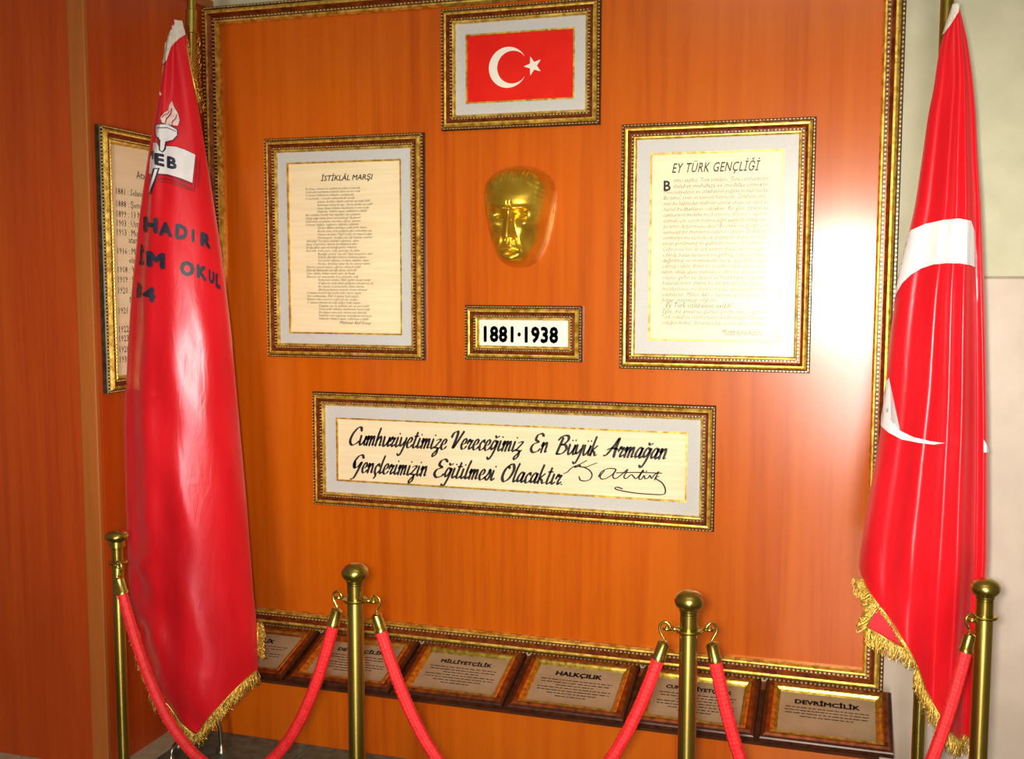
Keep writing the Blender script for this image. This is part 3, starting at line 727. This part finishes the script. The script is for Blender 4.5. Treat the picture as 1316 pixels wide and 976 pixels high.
def rope(i, j, k, label, armA=None, armB=None):
    (A, ta, za), (B, tb, zb) = posts[i], posts[j]
    d = (B-A).normalized(); off = .047
    dA = Vector(armA).normalized() if armA else d; dB = Vector(armB).normalized() if armB else -d
    a = A+dA*off; b_ = B+dB*off; d = (b_-a).normalized()
    for (pp, dd, tt) in ((A, dA, ta), (B, dB, tb)):     # loop arm of the collar
        bm = bmesh.new(); l = pp-tt.location+dd*0
        tube(bm, [Vector((0, 0, za))+dd*.0175, Vector((0, 0, za))+dd*.038], .0042, 8); torus(bm, Vector((0, 0, za))+dd*.0425, (0, 0, 1), .0065, .0032, 18, 8)
        obj('ring_arm', bm, BRASS, tt, True)
    t = empty('barrier_rope', ((a.x+b_.x)/2, (a.y+b_.y)/2, 0)); tag(t, label, 'rope', 'red barrier ropes')
    O = t.location
    mid = (a+b_)/2; L = (b_-a).length
    aa = L/2/math.asinh(k); sag = aa*(math.cosh(L/2/aa)-1)
    def pt(u): # u -1..1
        x = u*L/2; return mid+d*x+Vector((0, 0, za-.012-.014-sag+aa*(math.cosh(x/aa)-1)))
    for s_, pp in ((-1, a), (1, b_)):
        e = pt(s_*1.0); top = Vector((pp.x, pp.y, za)); tv = (pt(s_*.93)-e).normalized()
        # open hook through the ring, then stem into the brass cap
        h = [top+d*s_*.012+Vector((0, 0, -.004)), top+d*s_*.010+Vector((0, 0, .006)), top+d*s_*.001+Vector((0, 0, .0125)), top-d*s_*.009+Vector((0, 0, .006)), top-d*s_*.0095+Vector((0, 0, -.006)), top-d*s_*.004+Vector((0, 0, -.016)), e-tv*.002]
        bm = bmesh.new(); tube(bm, [p-O for p in catmull(h, 5)], .0026, 8); obj('hook', bm, BRASS, t, True)
        bm = bmesh.new(); base = e-O
        tube(bm, [base, base+tv*.003, base+tv*.004, base+tv*.032, base+tv*.034, base+tv*.040], [.006, .0105, .0118, .0125, .0140, .0140], 20); obj('end_cap', bm, BRASS, t, True, True)
    # braided rope: round core with a woven ripple
    bm = bmesh.new(); n = 900; seg = 32
    pts = [pt(-1+2*q/n)-O for q in range(n+1)]
    # even arc length
    acc = [0]
    for p, q in zip(pts, pts[1:]): acc.append(acc[-1]+(q-p).length)
    cut = .036; tot = acc[-1]-2*cut; side = d.cross(Vector((0, 0, 1))).normalized(); rings = []; m = 0
    N2 = int(tot/.0022)
    for q in range(N2+1):
        s = cut+tot*q/N2
        while m < n-1 and acc[m+1] < s: m += 1
        f = (s-acc[m])/max(1e-9, acc[m+1]-acc[m]); p = pts[m].lerp(pts[m+1], f); tg_ = (pts[m+1]-pts[m]).normalized(); v_ = side.cross(tg_)
        ring = []
        for c in range(seg):
            an = 2*PI*c/seg; ph = s/.0125*2*PI
            rr = .0118+.0014*abs(math.sin(4*an))+.0005*math.sin(ph*1.3+3*abs(math.sin(4*an)))
            ring.append(bm.verts.new(p+(side*math.cos(an)+v_*math.sin(an))*rr))
        rings.append(ring)
    for r1, r2 in zip(rings, rings[1:]):
        for c in range(seg): bm.faces.new((r1[c], r1[(c+1) % seg], r2[(c+1) % seg], r2[c]))
    obj('braided_cord', bm, ROPE, t, True)
rope(0, 1, 3.7, 'red braided rope sagging across the left flag, between the two left posts', armA=(.62, -.78, 0))
rope(1, 2, 3.4, 'red braided rope sagging before the middle plaques, between the two centre posts')
rope(2, 3, 5.0, 'red braided rope rising in front of the crescent flag to the far right post', armB=(-.62, -.78, 0))

# ================================================================== FLAG POLES
def flag_pole(name, bot, top, r, label, legs, sleeves):
    b0, t0 = Vector(bot), Vector(top); t = empty(name, (b0.x, b0.y, 0)); tag(t, label, 'flag pole')
    O = t.location; ax = (t0-b0).normalized()
    bm = bmesh.new(); tube(bm, [b0-O+ax*.10, t0-O], r, 20); obj('pole', bm, BRASS, t, True, True)
    bm = bmesh.new()
    for q in sleeves:
        bm = bmesh.new(); c = b0+(t0-b0)*((q-b0.z)/(t0.z-b0.z))-O; tube(bm, [c-ax*.035, c-ax*.033, c+ax*.033, c+ax*.035], [r*1.05, r*1.35, r*1.35, r*1.05], 20)
        obj('joint_sleeve', bm, BRASS, t, True, True)
    bm = bmesh.new(); lathe(bm, [(0, 0), (r*1.2, 0), (r*1.6, .02), (r*.9, .035), (.022, .06), (.026, .085), (.016, .12), (0, .17)], tuple(t0-O), 20); obj('finial', bm, BRASS, t, True, True)
    bm = bmesh.new(); lathe(bm, [(0, .06), (.028, .06), (.034, .112), (.034, .16), (.028, .17), (r, .175), (0, .175)], (0, 0, 0), 24); obj('socket', bm, BRASSD, t, True, True)
    for li, a in enumerate(legs):
        hz, lr = (.120, .108) if li == 0 else (.055, .072)
        dd = Vector((math.cos(a), math.sin(a), 0)); bm = bmesh.new()
        tube(bm, [p for p in catmull([dd*.025+Vector((0, 0, hz-.007)), dd*lr*.65+Vector((0, 0, hz)), dd*lr*.94+Vector((0, 0, hz*.78)), dd*lr+Vector((0, 0, .02))], 6)], .0068, 10)
        lathe(bm, [(0, 0), (.016, 0), (.016, .004), (.010, .012), (.008, .03), (0, .03)], (dd.x*lr, dd.y*lr, 0), 14)
        obj('leg', bm, CHROME, t, True, True)
    return t
YL, YR = -.43, -.50
pb, ptp = at(240.5, 976, Y=YL), at(246, 0, Y=YL)
dirn = (ptp-pb)/(ptp.z-pb.z)
bot = pb-dirn*pb.z; topL = pb+dirn*(2.62-pb.z)
flag_pole('flag_pole', bot, topL, .0125, 'brass pole carrying the torch-emblem flag, top showing left of the board', [.45, 2.54, 4.6], [at(245, 28, Y=YL).z, 1.25])
pb, ptp = at(1179, 976, Y=YR), at(1217.5, 0, Y=YR)
dirn = (ptp-pb)/(ptp.z-pb.z); botR = pb-dirn*pb.z; topR = pb+dirn*(2.62-pb.z)
flag_pole('flag_pole', botR, topR, .0155, 'brass pole carrying the crescent flag, foot showing right of the plaques', [.9, 3.0, 5.1], [2.28, 1.25])

# ================================================================== FLAGS
class Flag:
    """draped cloth: closed hanging tube whose left and right edges and hem follow the folded flag"""
    def __init__(s, Y0, left, right, hem, depth, folds, back=.6):
        s.Y = Y0; s.depth = depth; s.folds = folds; s.back = back
        L = sorted((at(a, b_, Y=Y0).z, at(a, b_, Y=Y0).x) for a, b_ in left); R_ = sorted((at(a, b_, Y=Y0).z, at(a, b_, Y=Y0).x) for a, b_ in right)
        s.L, s.R = L, R_
        s.hem = sorted((at(a, b_, Y=Y0-.07).x, at(a, b_, Y=Y0-.07).z) for a, b_ in hem)
        s.ztop = max(L[-1][0], R_[-1][0])
    def pt(s, th, z):
        """th 0..pi front left->right, pi..2pi back right->left (negative wraps)"""
        xl, xr = s.smooth(s.L, z), s.smooth(s.R, z); w_ = xr-xl
        u = (1-math.cos(th))/2; x = xl+w_*u; front = math.sin(th) >= 0
        b_ = s.depth*min(w_, .40)
        if front: y = s.Y-b_*abs(math.sin(th))-s.folds(u, z, w_)*(math.sin(th)**.8 if math.sin(th) > 0 else 0)
        else: y = s.Y+b_*s.back*abs(math.sin(th))
        return Vector((x, y, z))
    def smooth(s, tab, z):
        return (lerp(tab, z-.02)+lerp(tab, z)+lerp(tab, z+.02))/3 if z < tab[-1][0]-.02 else lerp(tab, z)
    def zbot(s, x, back=False):
        return lerp(s.hem, x)+(.05 if back else 0)
    def build(s, t, mat, NT=150, NZ=170):
        bm = bmesh.new(); cols = []; s.hempts = []
        for i in range(NT):
            th = 2*PI*i/NT; col_ = []
            # find the hem height of this column by a few fixed-point steps
            zb = 1.0
            for _ in range(14):
                P = s.pt(th, zb); zb = .5*zb+.5*s.zbot(P.x, math.sin(th) < 0)
            for j in range(NZ+1):
                z = s.ztop+(zb-s.ztop)*j/NZ
                col_.append(bm.verts.new(s.pt(th, z)-t.location))
            cols.append(col_); s.hempts.append((th, zb))
        for i in range(NT):
            a, b_ = cols[i], cols[(i+1) % NT]
            for j in range(NZ): bm.faces.new((a[j], a[j+1], b_[j+1], b_[j]))
        bm.faces.new([c[0] for c in cols])
        return obj('cloth', bm, mat, t, smooth=True)
    def on(s, px, py, clamp=False):
        """point of the cloth seen at a pixel of the photograph"""
        y = s.Y-.05
        P = at(px, py, Y=s.Y); xl, xr = s.smooth(s.L, P.z), s.smooth(s.R, P.z); u = (P.x-xl)/(xr-xl)
        if u < 0 and not clamp:
            u = max(-1, u); th = -math.acos(1+2*u); return s.pt(th, P.z), th
        for _ in range(7):
            P = at(px, py, Y=y); xl, xr = s.smooth(s.L, P.z), s.smooth(s.R, P.z); u = max(0, min(1, (P.x-xl)/(xr-xl)))
            th = math.acos(1-2*u); Q = s.pt(th, P.z); y = .4*y+.6*Q.y
        return Q, th
    def decal(s, bm, name, mat, t, lift=.0022, step=(3, 5), clamp=False):
        """bm holds the print in photograph units (x, 0, -y); it is cut fine and laid on the cloth"""
        a, b_, c, d = bounds(bm)
        x = math.floor(a/step[0])*step[0]+step[0]
        while x < b_:
            bmesh.ops.bisect_plane(bm, geom=bm.verts[:]+bm.edges[:]+bm.faces[:], plane_co=(x, 0, 0), plane_no=(1, 0, 0)); x += step[0]
        z = math.floor(c/step[1])*step[1]+step[1]
        while z < d:
            bmesh.ops.bisect_plane(bm, geom=bm.verts[:]+bm.edges[:]+bm.faces[:], plane_co=(0, 0, z), plane_no=(0, 0, 1)); z += step[1]
        for v in bm.verts:
            Q, th = s.on(v.co.x, -v.co.z, clamp)
            n = Vector((-math.cos(th)*.9, -math.sin(th), 0)).normalized()
            v.co = Q+n*lift-t.location
        bmesh.ops.triangulate(bm, faces=bm.faces)
        o = obj(name, face_front(bm), mat, t); return o
def poly(pts, sc=1, ox=0, oy=0, grow=0):
    P = [(ox+a/sc, oy+b_/sc) for a, b_ in pts]
    if grow:
        cx, cy_ = sum(p[0] for p in P)/len(P), sum(p[1] for p in P)/len(P)
        Q = []
        for a, b_ in P:
            d = math.hypot(a-cx, b_-cy_) or 1; Q.append((a+(a-cx)/d*grow, b_+(b_-cy_)/d*grow))
        P = Q
    bm = bmesh.new(); bm.faces.new([bm.verts.new((a, 0, -b_)) for a, b_ in P])
    bmesh.ops.triangulate(bm, faces=bm.faces); return bm
def glyph(ch, x0, x1, yt0, yb0, yt1, yb1, bold=.05, lean=0):
    """one letter filling the quad left edge yt0..yb0, right edge yt1..yb1"""
    bm = text_mesh(ch, bold=bold); a, b_, c, d = bounds(bm)
    for v in bm.verts:
        u = (v.co.x-a)/(b_-a); w_ = (v.co.z-c)/(d-c)
        yt = yt0+(yt1-yt0)*u; yb = yb0+(yb1-yb0)*u
        v.co = Vector((x0+(x1-x0)*u+lean*w_, 0, -(yb+(yt-yb)*w_)))
    return bm
def fringe(name, t, pts, nrm, length, n, mat=FRG, sag=1.0, curl=.25, down=None, band=.0045):
    """pts: polyline of the hem (world); threads hang from it; n of them. First the woven band, then threads."""
    P = [Vector(p) for p in pts]; acc = [0]
    for a, b_ in zip(P, P[1:]): acc.append(acc[-1]+(b_-a).length)
    tot = acc[-1]
    def along(s):
        m = 0
        while m < len(P)-2 and acc[m+1] < s: m += 1
        f = (s-acc[m])/max(1e-9, acc[m+1]-acc[m]); return P[m].lerp(P[m+1], f), (P[m+1]-P[m]).normalized()
    bm = bmesh.new(); O = t.location
    tube(bm, [p-O for p in P], band*.5, 6)
    obj('trim_braid', bm, mat, t, True)
    bm = bmesh.new()
    for k in range(n):
        s = tot*(k+random.uniform(.1, .9))/n; p, tg_ = along(s)
        dn = (Vector((0, 0, -1)) if down is None else Vector(down)).normalized()
        dn = (dn+nrm*random.uniform(.0, .25)+tg_*random.uniform(-.22, .22)+Vector((random.uniform(-.1, .1), random.uniform(-.25, .1), 0))).normalized()
        l = length*random.uniform(.65, 1.1); cv = tg_*random.uniform(-curl, curl)*l+Vector((0, random.uniform(-.25, .05)*l, 0))
        q = [p-O, p-O+dn*l*.35+cv*.5, p-O+dn*l*.7+cv*.6, p-O+dn*l]
        if random.random() < .45: q.append(p-O+dn*l*.80-cv*.5)   # looped end
        tube(bm, q, .0010, 4, caps=False)
    return tag(obj(name, bm, mat, t, True), kind='stuff')

# ---- left flag with torch emblem
leftL = [(226, 27), (219, 45), (214, 70), (208, 115), (200, 165), (194, 205), (184, 290), (177, 370), (172, 450), (169, 540), (171, 640), (174, 720), (180, 800), (186, 835), (197, 870), (222, 905), (256, 940), (262, 950)]
rightL = [(234, 27), (240, 50), (247, 90), (256, 150), (264, 200), (274, 265), (285, 340), (295, 425), (305, 540), (314, 640), (323, 760), (331, 838), (331, 880), (331, 950)]
hemL = [(165, 760), (180, 786), (190, 822), (203, 853), (222, 886), (240, 914), (262, 938), (280, 915), (300, 890), (320, 866), (331, 842), (340, 835)]
def foldsL(u, z, w_):
    k = sstep(2.3, 1.6, z)
    a = .016*math.exp(-((u-.42)/.10)**2) + .010*math.exp(-((u-.66-.04*math.sin(z*3))/.13)**2)*k
    a += -.007*math.exp(-((u-.22)/.07)**2)*k
    # wrinkles that run diagonally in the lower part
    lo = sstep(1.05, .55, z)
    a += lo*(.0085*math.sin(z*24+u*10+1.5*math.sin(z*11))+.0045*math.sin(z*47-u*17))*math.exp(-((u-.26)/.17)**2)
    a += .0022*math.sin(z*19+u*14)*sstep(.05, .25, u)
    a += .004*noise.noise(Vector((u*5, z*4.5, 3.1)))
    for (uc, zc_, sl) in ((.42, 1.16, .30), (.36, .66, .30)):   # stitched creases
        dd = z-(zc_+sl*(u-uc)); a -= .0045*math.exp(-(dd/.006)**2)*math.exp(-((u-uc)/.16)**2)
    return a
tl = empty('flag', (at(246, 400, Y=YL).x, YL, 1.4)); tag(tl, 'red satin flag with a torch and open book emblem, hanging furled at left', 'flag')
FLg = Flag(YL-.045, leftL, rightL, hemL, .36, foldsL)
FLg.build(tl, SATIN)
# white header sleeve at the tip with its cord
bm = poly([(226, 26), (233, 27), (235, 36), (238, 44), (230, 50), (221, 60), (215, 78), (208, 84), (206, 60), (212, 40), (218, 28)])
FLg.decal(bm, 'header_band', CREAMC, tl, .004, (2, 3), True)
bm = bmesh.new(); tube(bm, [FLg.on(217, 55)[0]-tl.location+Vector((-.008, -.004, 0)), FLg.on(212, 80)[0]-tl.location+Vector((-.008, -.004, 0)), FLg.on(209, 104)[0]-tl.location+Vector((-.006, -.004, 0)), FLg.on(207, 122)[0]-tl.location+Vector((-.004, 0, 0))], .0022, 6); obj('cord', bm, CREAMC, tl, True)
# emblem
sc, ox, oy = 6.1, 160, 90
FLg.decal(poly([(215, 570), (262, 572), (272, 600), (290, 640), (318, 640), (330, 598), (400, 602), (470, 625), (552, 665), (530, 885), (440, 848), (340, 818), (270, 812), (200, 815), (214, 640)], sc, ox, oy, .7), 'book_outline', NAVY, tl, .0022)
FLg.decal(poly([(215, 570), (262, 572), (272, 600), (290, 640), (318, 640), (330, 598), (400, 602), (470, 625), (552, 665), (530, 885), (440, 848), (340, 818), (270, 812), (200, 815), (214, 640)], sc, ox, oy), 'book_emblem', WHITEC, tl, .0030)
bowl = [(256, 440), (268, 428), (340, 428), (412, 470), (414, 512), (382, 548), (330, 562), (285, 548), (256, 505)]
bm = poly(bowl, sc, ox, oy, 1.4); merge(bm, poly([(276, 545), (340, 552), (328, 625), (305, 650), (275, 630)], sc, ox, oy)); FLg.decal(bm, 'torch_outline', NAVY, tl, .0038)
FLg.decal(poly([(236, 772), (284, 768), (248, 880), (220, 975), (200, 975)], sc, ox, oy), 'handle_outline', NAVY, tl, .0038)
bm = poly(bowl, sc, ox, oy); merge(bm, poly([(290, 545), (328, 552), (316, 620), (303, 640), (287, 628)], sc, ox, oy))
FLg.decal(bm, 'torch_emblem', WHITEC, tl, .0046)
FLg.decal(poly([(246, 780), (268, 778), (236, 880), (214, 962), (207, 962)], sc, ox, oy), 'torch_handle', WHITEC, tl, .0046)
bm = poly([(264, 452), (340, 450), (406, 480), (406, 486), (340, 457), (264, 459)], sc, ox, oy); FLg.decal(bm, 'bowl_rim_line', NAVY, tl, .0053)
flame = [(378, 243), (392, 290), (422, 345), (434, 395), (420, 440), (350, 430), (300, 412), (289, 375), (318, 338), (350, 318), (358, 275)]
FLg.decal(poly(flame, sc, ox, oy, .6), 'flame_outline', MAROON, tl, .0038)
FLg.decal(poly(flame, sc, ox, oy), 'flame_emblem', PINK, tl, .0046)
bm = poly([(372, 300), (380, 305), (372, 350), (340, 390), (332, 420), (324, 416), (334, 380), (364, 345)], sc, ox, oy); merge(bm, poly([(410, 350), (416, 352), (408, 385), (384, 410), (380, 436), (374, 434), (378, 402), (402, 380)], sc, ox, oy))
merge(bm, poly([(356, 320), (362, 322), (352, 345), (318, 362), (300, 380), (298, 374), (314, 356), (346, 340)], sc, ox, oy))
FLg.decal(bm, 'flame_tongues', MAROON, tl, .0053)
bm = glyph('M', 193.0, 199.5, 192, 204, 193.5, 205.5, .06); merge(bm, glyph('E', 200.5, 212.5, 196.5, 212, 198.5, 215, .05)); merge(bm, glyph('B', 215.5, 227.5, 200.5, 216, 203, 219, .05))
FLg.decal(bm, 'emblem_letters', NAVY, tl, .0053)
def band(top, bot): return poly(top+bot[::-1], sc, ox, oy)
bm = band([(190, 832), (255, 818), (340, 824), (440, 856), (530, 893)], [(190, 842), (255, 828), (340, 834), (440, 868), (530, 906)])
merge(bm, band([(188, 858), (255, 846), (340, 852), (440, 886), (532, 922)], [(188, 866), (255, 856), (340, 862), (440, 897), (532, 934)]))
merge(bm, band([(186, 880), (255, 870), (340, 876), (440, 908), (545, 946)], [(186, 885), (255, 876), (340, 882), (440, 914), (545, 953)]))
merge(bm, band([(560, 690), (556, 780), (546, 900), (540, 945)], [(568, 690), (565, 780), (555, 900), (549, 945)])); merge(bm, band([(584, 705), (580, 800), (570, 920)], [(590, 705), (586, 800), (576, 920)]))
FLg.decal(bm, 'book_page_edges', MAROON, tl, .0030)
sc6, ox6, oy6 = 5.744, 160, 250
def g6(ch, x0, x1, a, b_, c, d): return glyph(ch, ox6+x0/sc6, ox6+x1/sc6, oy6+a/sc6, oy6+b_/sc6, oy6+c/sc6, oy6+d/sc6, .07)
for line_ in ((('H', 146, 252, 160, 280, 172, 292), ('A', 256, 356, 196, 305, 208, 320), ('D', 376, 468, 214, 330, 226, 342), ('I', 494, 516, 252, 352, 256, 358), ('R', 556, 634, 272, 378, 296, 408)),
              (('İ', 112, 150, 362, 518, 370, 526), ('M', 172, 304, 415, 534, 434, 556)), (('O', 408, 518, 482, 604, 496, 612), ('K', 530, 606, 510, 612, 536, 646), ('U', 618, 660, 550, 650, 570, 672), ('L', 668, 700, 578, 684, 594, 704)),
              (('8', 76, 138, 644, 758, 654, 772), ('4', 146, 234, 672, 780, 686, 806))):
    bm = bmesh.new()
    for q in line_: merge(bm, g6(*q))
    FLg.decal(bm, 'printed_lettering', NAVY, tl, .0030)
# fringes
def hem_line(fl, px0, px1, n=40, hem=None):
    """points along the front hem of the cloth between two places across its width"""
    x0 = at(px0, 850, Y=fl.Y-.07).x; x1 = at(px1, 850, Y=fl.Y-.07).x; out = []
    for i in range(241):
        th = PI*i/240; zb = 1.0
        for _ in range(20): zb = .5*zb+.5*fl.zbot(fl.pt(th, zb).x)
        P = fl.pt(th, zb)
        if x0-1e-4 <= P.x <= x1+1e-4: out.append(P+Vector((0, -.003, -.001)))
    return out
fringe('fringe', tl, hem_line(FLg, 182, 262, hem=hemL), Vector((0, -1, 0)), .048, 320, down=(-.22, 0, -1), curl=.6)
fringe('fringe', tl, hem_line(FLg, 262, 331, hem=hemL), Vector((0, -1, 0)), .040, 240, down=(.25, 0, -1), curl=.5)
pL = [at(331, 842, Y=YL-.045), at(331, 822, Y=YL-.045), at(331, 800, Y=YL-.04)]
fringe('fringe', tl, pL, Vector((1, 0, 0)), .028, 110, down=(.8, 0, -.5), curl=.8)
pL = [at(250, 44, Y=YL+.02), at(251, 80, Y=YL+.02), at(254, 120, Y=YL+.02), at(258, 146, Y=YL+.02)]
fringe('fringe', tl, pL, Vector((1, 0, 0)), .020, 70, down=(.85, 0, .25), curl=.8, band=.002)
pL = [at(236, 48, Y=YL-.03), at(240, 60, Y=YL-.05), at(246, 92, Y=YL-.05), at(255, 132, Y=YL-.05)]
fringe('fringe', tl, pL, Vector((1, 0, 0)), .012, 70, down=(.7, 0, .3), curl=.8, band=.006)
pL = [at(171, 528, Y=YL-.045), at(171, 556, Y=YL-.045)]
fringe('fringe', tl, pL, Vector((-1, 0, 0)), .018, 26, down=(-.8, 0, -.5), curl=.8, band=.002)

# ---- right flag with crescent
leftR = [(1226, 6), (1221, 22), (1212, 46), (1206, 70), (1203, 90), (1200, 115), (1193, 145), (1187, 190), (1181, 230), (1175, 270), (1163, 320), (1152, 370), (1144, 430), (1138, 500), (1131, 560), (1120, 620), (1110, 680), (1104, 718), (1104, 745), (1104, 960)]
rightR = [(1232, 6), (1236, 22), (1243, 50), (1249, 90), (1254, 140), (1257, 200), (1261, 260), (1264, 330), (1267, 420), (1269, 520), (1270, 620), (1270, 720), (1264, 800), (1258, 860), (1252, 960)]
hemR = [(1095, 720), (1104, 738), (1112, 756), (1128, 776), (1150, 802), (1168, 828), (1178, 850), (1188, 880), (1200, 905), (1215, 928), (1232, 950), (1252, 955), (1280, 955)]
def foldsR(u, z, w_):
    k = sstep(2.35, 1.8, z); m = min(1, w_/.25)
    a = .022*math.exp(-((u-.74-.01*math.sin(z*4))/.055)**2)*m
    a += -.016*math.exp(-((u-.60)/.060)**2)*m*k
    a += .020*math.exp(-((u-.42+.05*math.sin(z*2.2))/.10)**2)*m
    a += -.010*math.exp(-((u-.22)/.07)**2)*m*k
    a += -.040*math.exp(-((u-.895)/.030)**2)*m
    a += .012*math.exp(-((u-.96)/.03)**2)*m
    a += .0035*noise.noise(Vector((u*6, z*4.0, 9.1)))
    lo = sstep(1.05, .6, z); a += lo*.006*math.sin(z*24+u*13)*math.exp(-((u-.3)/.25)**2)
    return a
tr = empty('flag', (at(1215, 400, Y=YR).x, YR, 1.4)); tag(tr, 'red satin flag with a large white crescent, hanging furled at right', 'flag')
FRg = Flag(YR-.05, leftR, rightR, hemR, .34, foldsR)
FRg.build(tr, SATIN)
bm = poly([(1226, 5), (1232, 5), (1231, 16), (1224, 30), (1216, 42), (1211, 47), (1211, 40), (1218, 22)])
FRg.decal(bm, 'header_band', CREAMC, tr, .004, (2, 3), True)
# crescent as it falls over the folds
up = [(1168, 297), (1176, 292), (1190, 287), (1205, 284), (1225, 282), (1240, 283), (1248, 286)]
lowr = [(1147, 392), (1152, 376), (1160, 364), (1172, 352), (1185, 344), (1200, 340), (1215, 339), (1232, 338), (1246, 341), (1254, 344)]
side = [(1140, 420), (1147, 392)]
bm = bmesh.new()
merge(bm, poly([(1172, 296), (1190, 288), (1212, 283), (1232, 281), (1247, 284), (1252, 300), (1255, 345), (1246, 341), (1232, 338.5), (1215, 338.5), (1200, 340), (1185, 345), (1172, 353), (1161, 364), (1153, 378), (1148, 396), (1142, 396), (1120, 440), (1130, 380), (1150, 330)]))
merge(bm, poly([(1252, 345), (1255, 345), (1258, 400), (1260, 440), (1258, 462), (1256.5, 440), (1256, 400), (1253, 372)]))
merge(bm, poly([(1144, 486), (1138, 520), (1139, 532), (1145, 543), (1158, 554), (1175, 562), (1195, 567), (1214, 569.5), (1200, 571.5), (1180, 569), (1160, 565), (1143, 556), (1132, 546), (1110, 530), (1130, 500)]))
merge(bm, poly([(1257, 556), (1268, 574), (1270, 582), (1257, 581)])); merge(bm, poly([(1257, 510), (1260, 500), (1259, 535), (1257, 540)]))
FRg.decal(bm, 'white_crescent', WHITEC, tr, .0030)
# turned-up corner of the flag at the lower left
cn = [(1128, 777), (1114, 806), (1140, 822), (1166, 836), (1176, 840), (1168, 826), (1150, 800)]
Pc = [at(a, b_, Y=YR-.075) for a, b_ in cn]
bm = bmesh.new(); f1 = [bm.verts.new(p-tr.location) for p in Pc]; f2 = [bm.verts.new(p-tr.location+Vector((0, .004, 0))) for p in Pc]
bm.faces.new(f1); bm.faces.new(f2[::-1])
for i in range(len(f1)): bm.faces.new((f1[i], f1[(i+1) % len(f1)], f2[(i+1) % len(f1)], f2[i]))
bmesh.ops.recalc_face_normals(bm, faces=bm.faces)
obj('folded_corner', bm, SATIN, tr)
fringe('fringe', tr, [at(1128, 777, Y=YR-.08), at(1114, 806, Y=YR-.08)], Vector((-1, 0, 0)), .03, 50, down=(-.9, 0, -.35), curl=.9)
fringe('fringe', tr, [at(1114, 806, Y=YR-.08), at(1140, 822, Y=YR-.08), at(1176, 840, Y=YR-.08)], Vector((0, -1, 0)) , .042, 110, down=(-.1, 0, -1), curl=.5)
fringe('fringe', tr, hem_line(FRg, 1105, 1128, 14, hemR), Vector((-1, 0, 0)), .032, 70, down=(-.8, 0, -.6), curl=.9)
fringe('fringe', tr, hem_line(FRg, 1128, 1176, 20, hemR), Vector((0, -1, 0)), .010, 120, down=(-.4, 0, -1), curl=.5)
fringe('fringe', tr, hem_line(FRg, 1176, 1256, 34, hemR), Vector((0, -1, 0)), .046, 240, down=(-.15, 0, -1), curl=.4)

# ---- lettering belongs to the sheet it is written on, prints to the cloth, arms to the collar
def under(child_names, parent_name):
    for o in list(COL.objects):
        if o.parent and o.parent.parent is None and o.name.split('.')[0] in child_names:
            sib = [c for c in o.parent.children if c.name.split('.')[0] == parent_name]
            if sib: o.parent = sib[0]
under({'title', 'subtitle', 'verses', 'paragraph', 'initial', 'signature', 'script_line', 'lettering', 'date_list', 'crescent_and_star'}, 'backing')
under({'title', 'small_print'}, 'face_plate')
under({'header_band', 'book_outline', 'book_emblem', 'torch_outline', 'handle_outline', 'torch_emblem', 'torch_handle', 'bowl_rim_line', 'flame_outline', 'flame_emblem', 'flame_tongues', 'emblem_letters', 'book_page_edges', 'printed_lettering', 'white_crescent'}, 'cloth')
under({'ring_arm'}, 'collar')
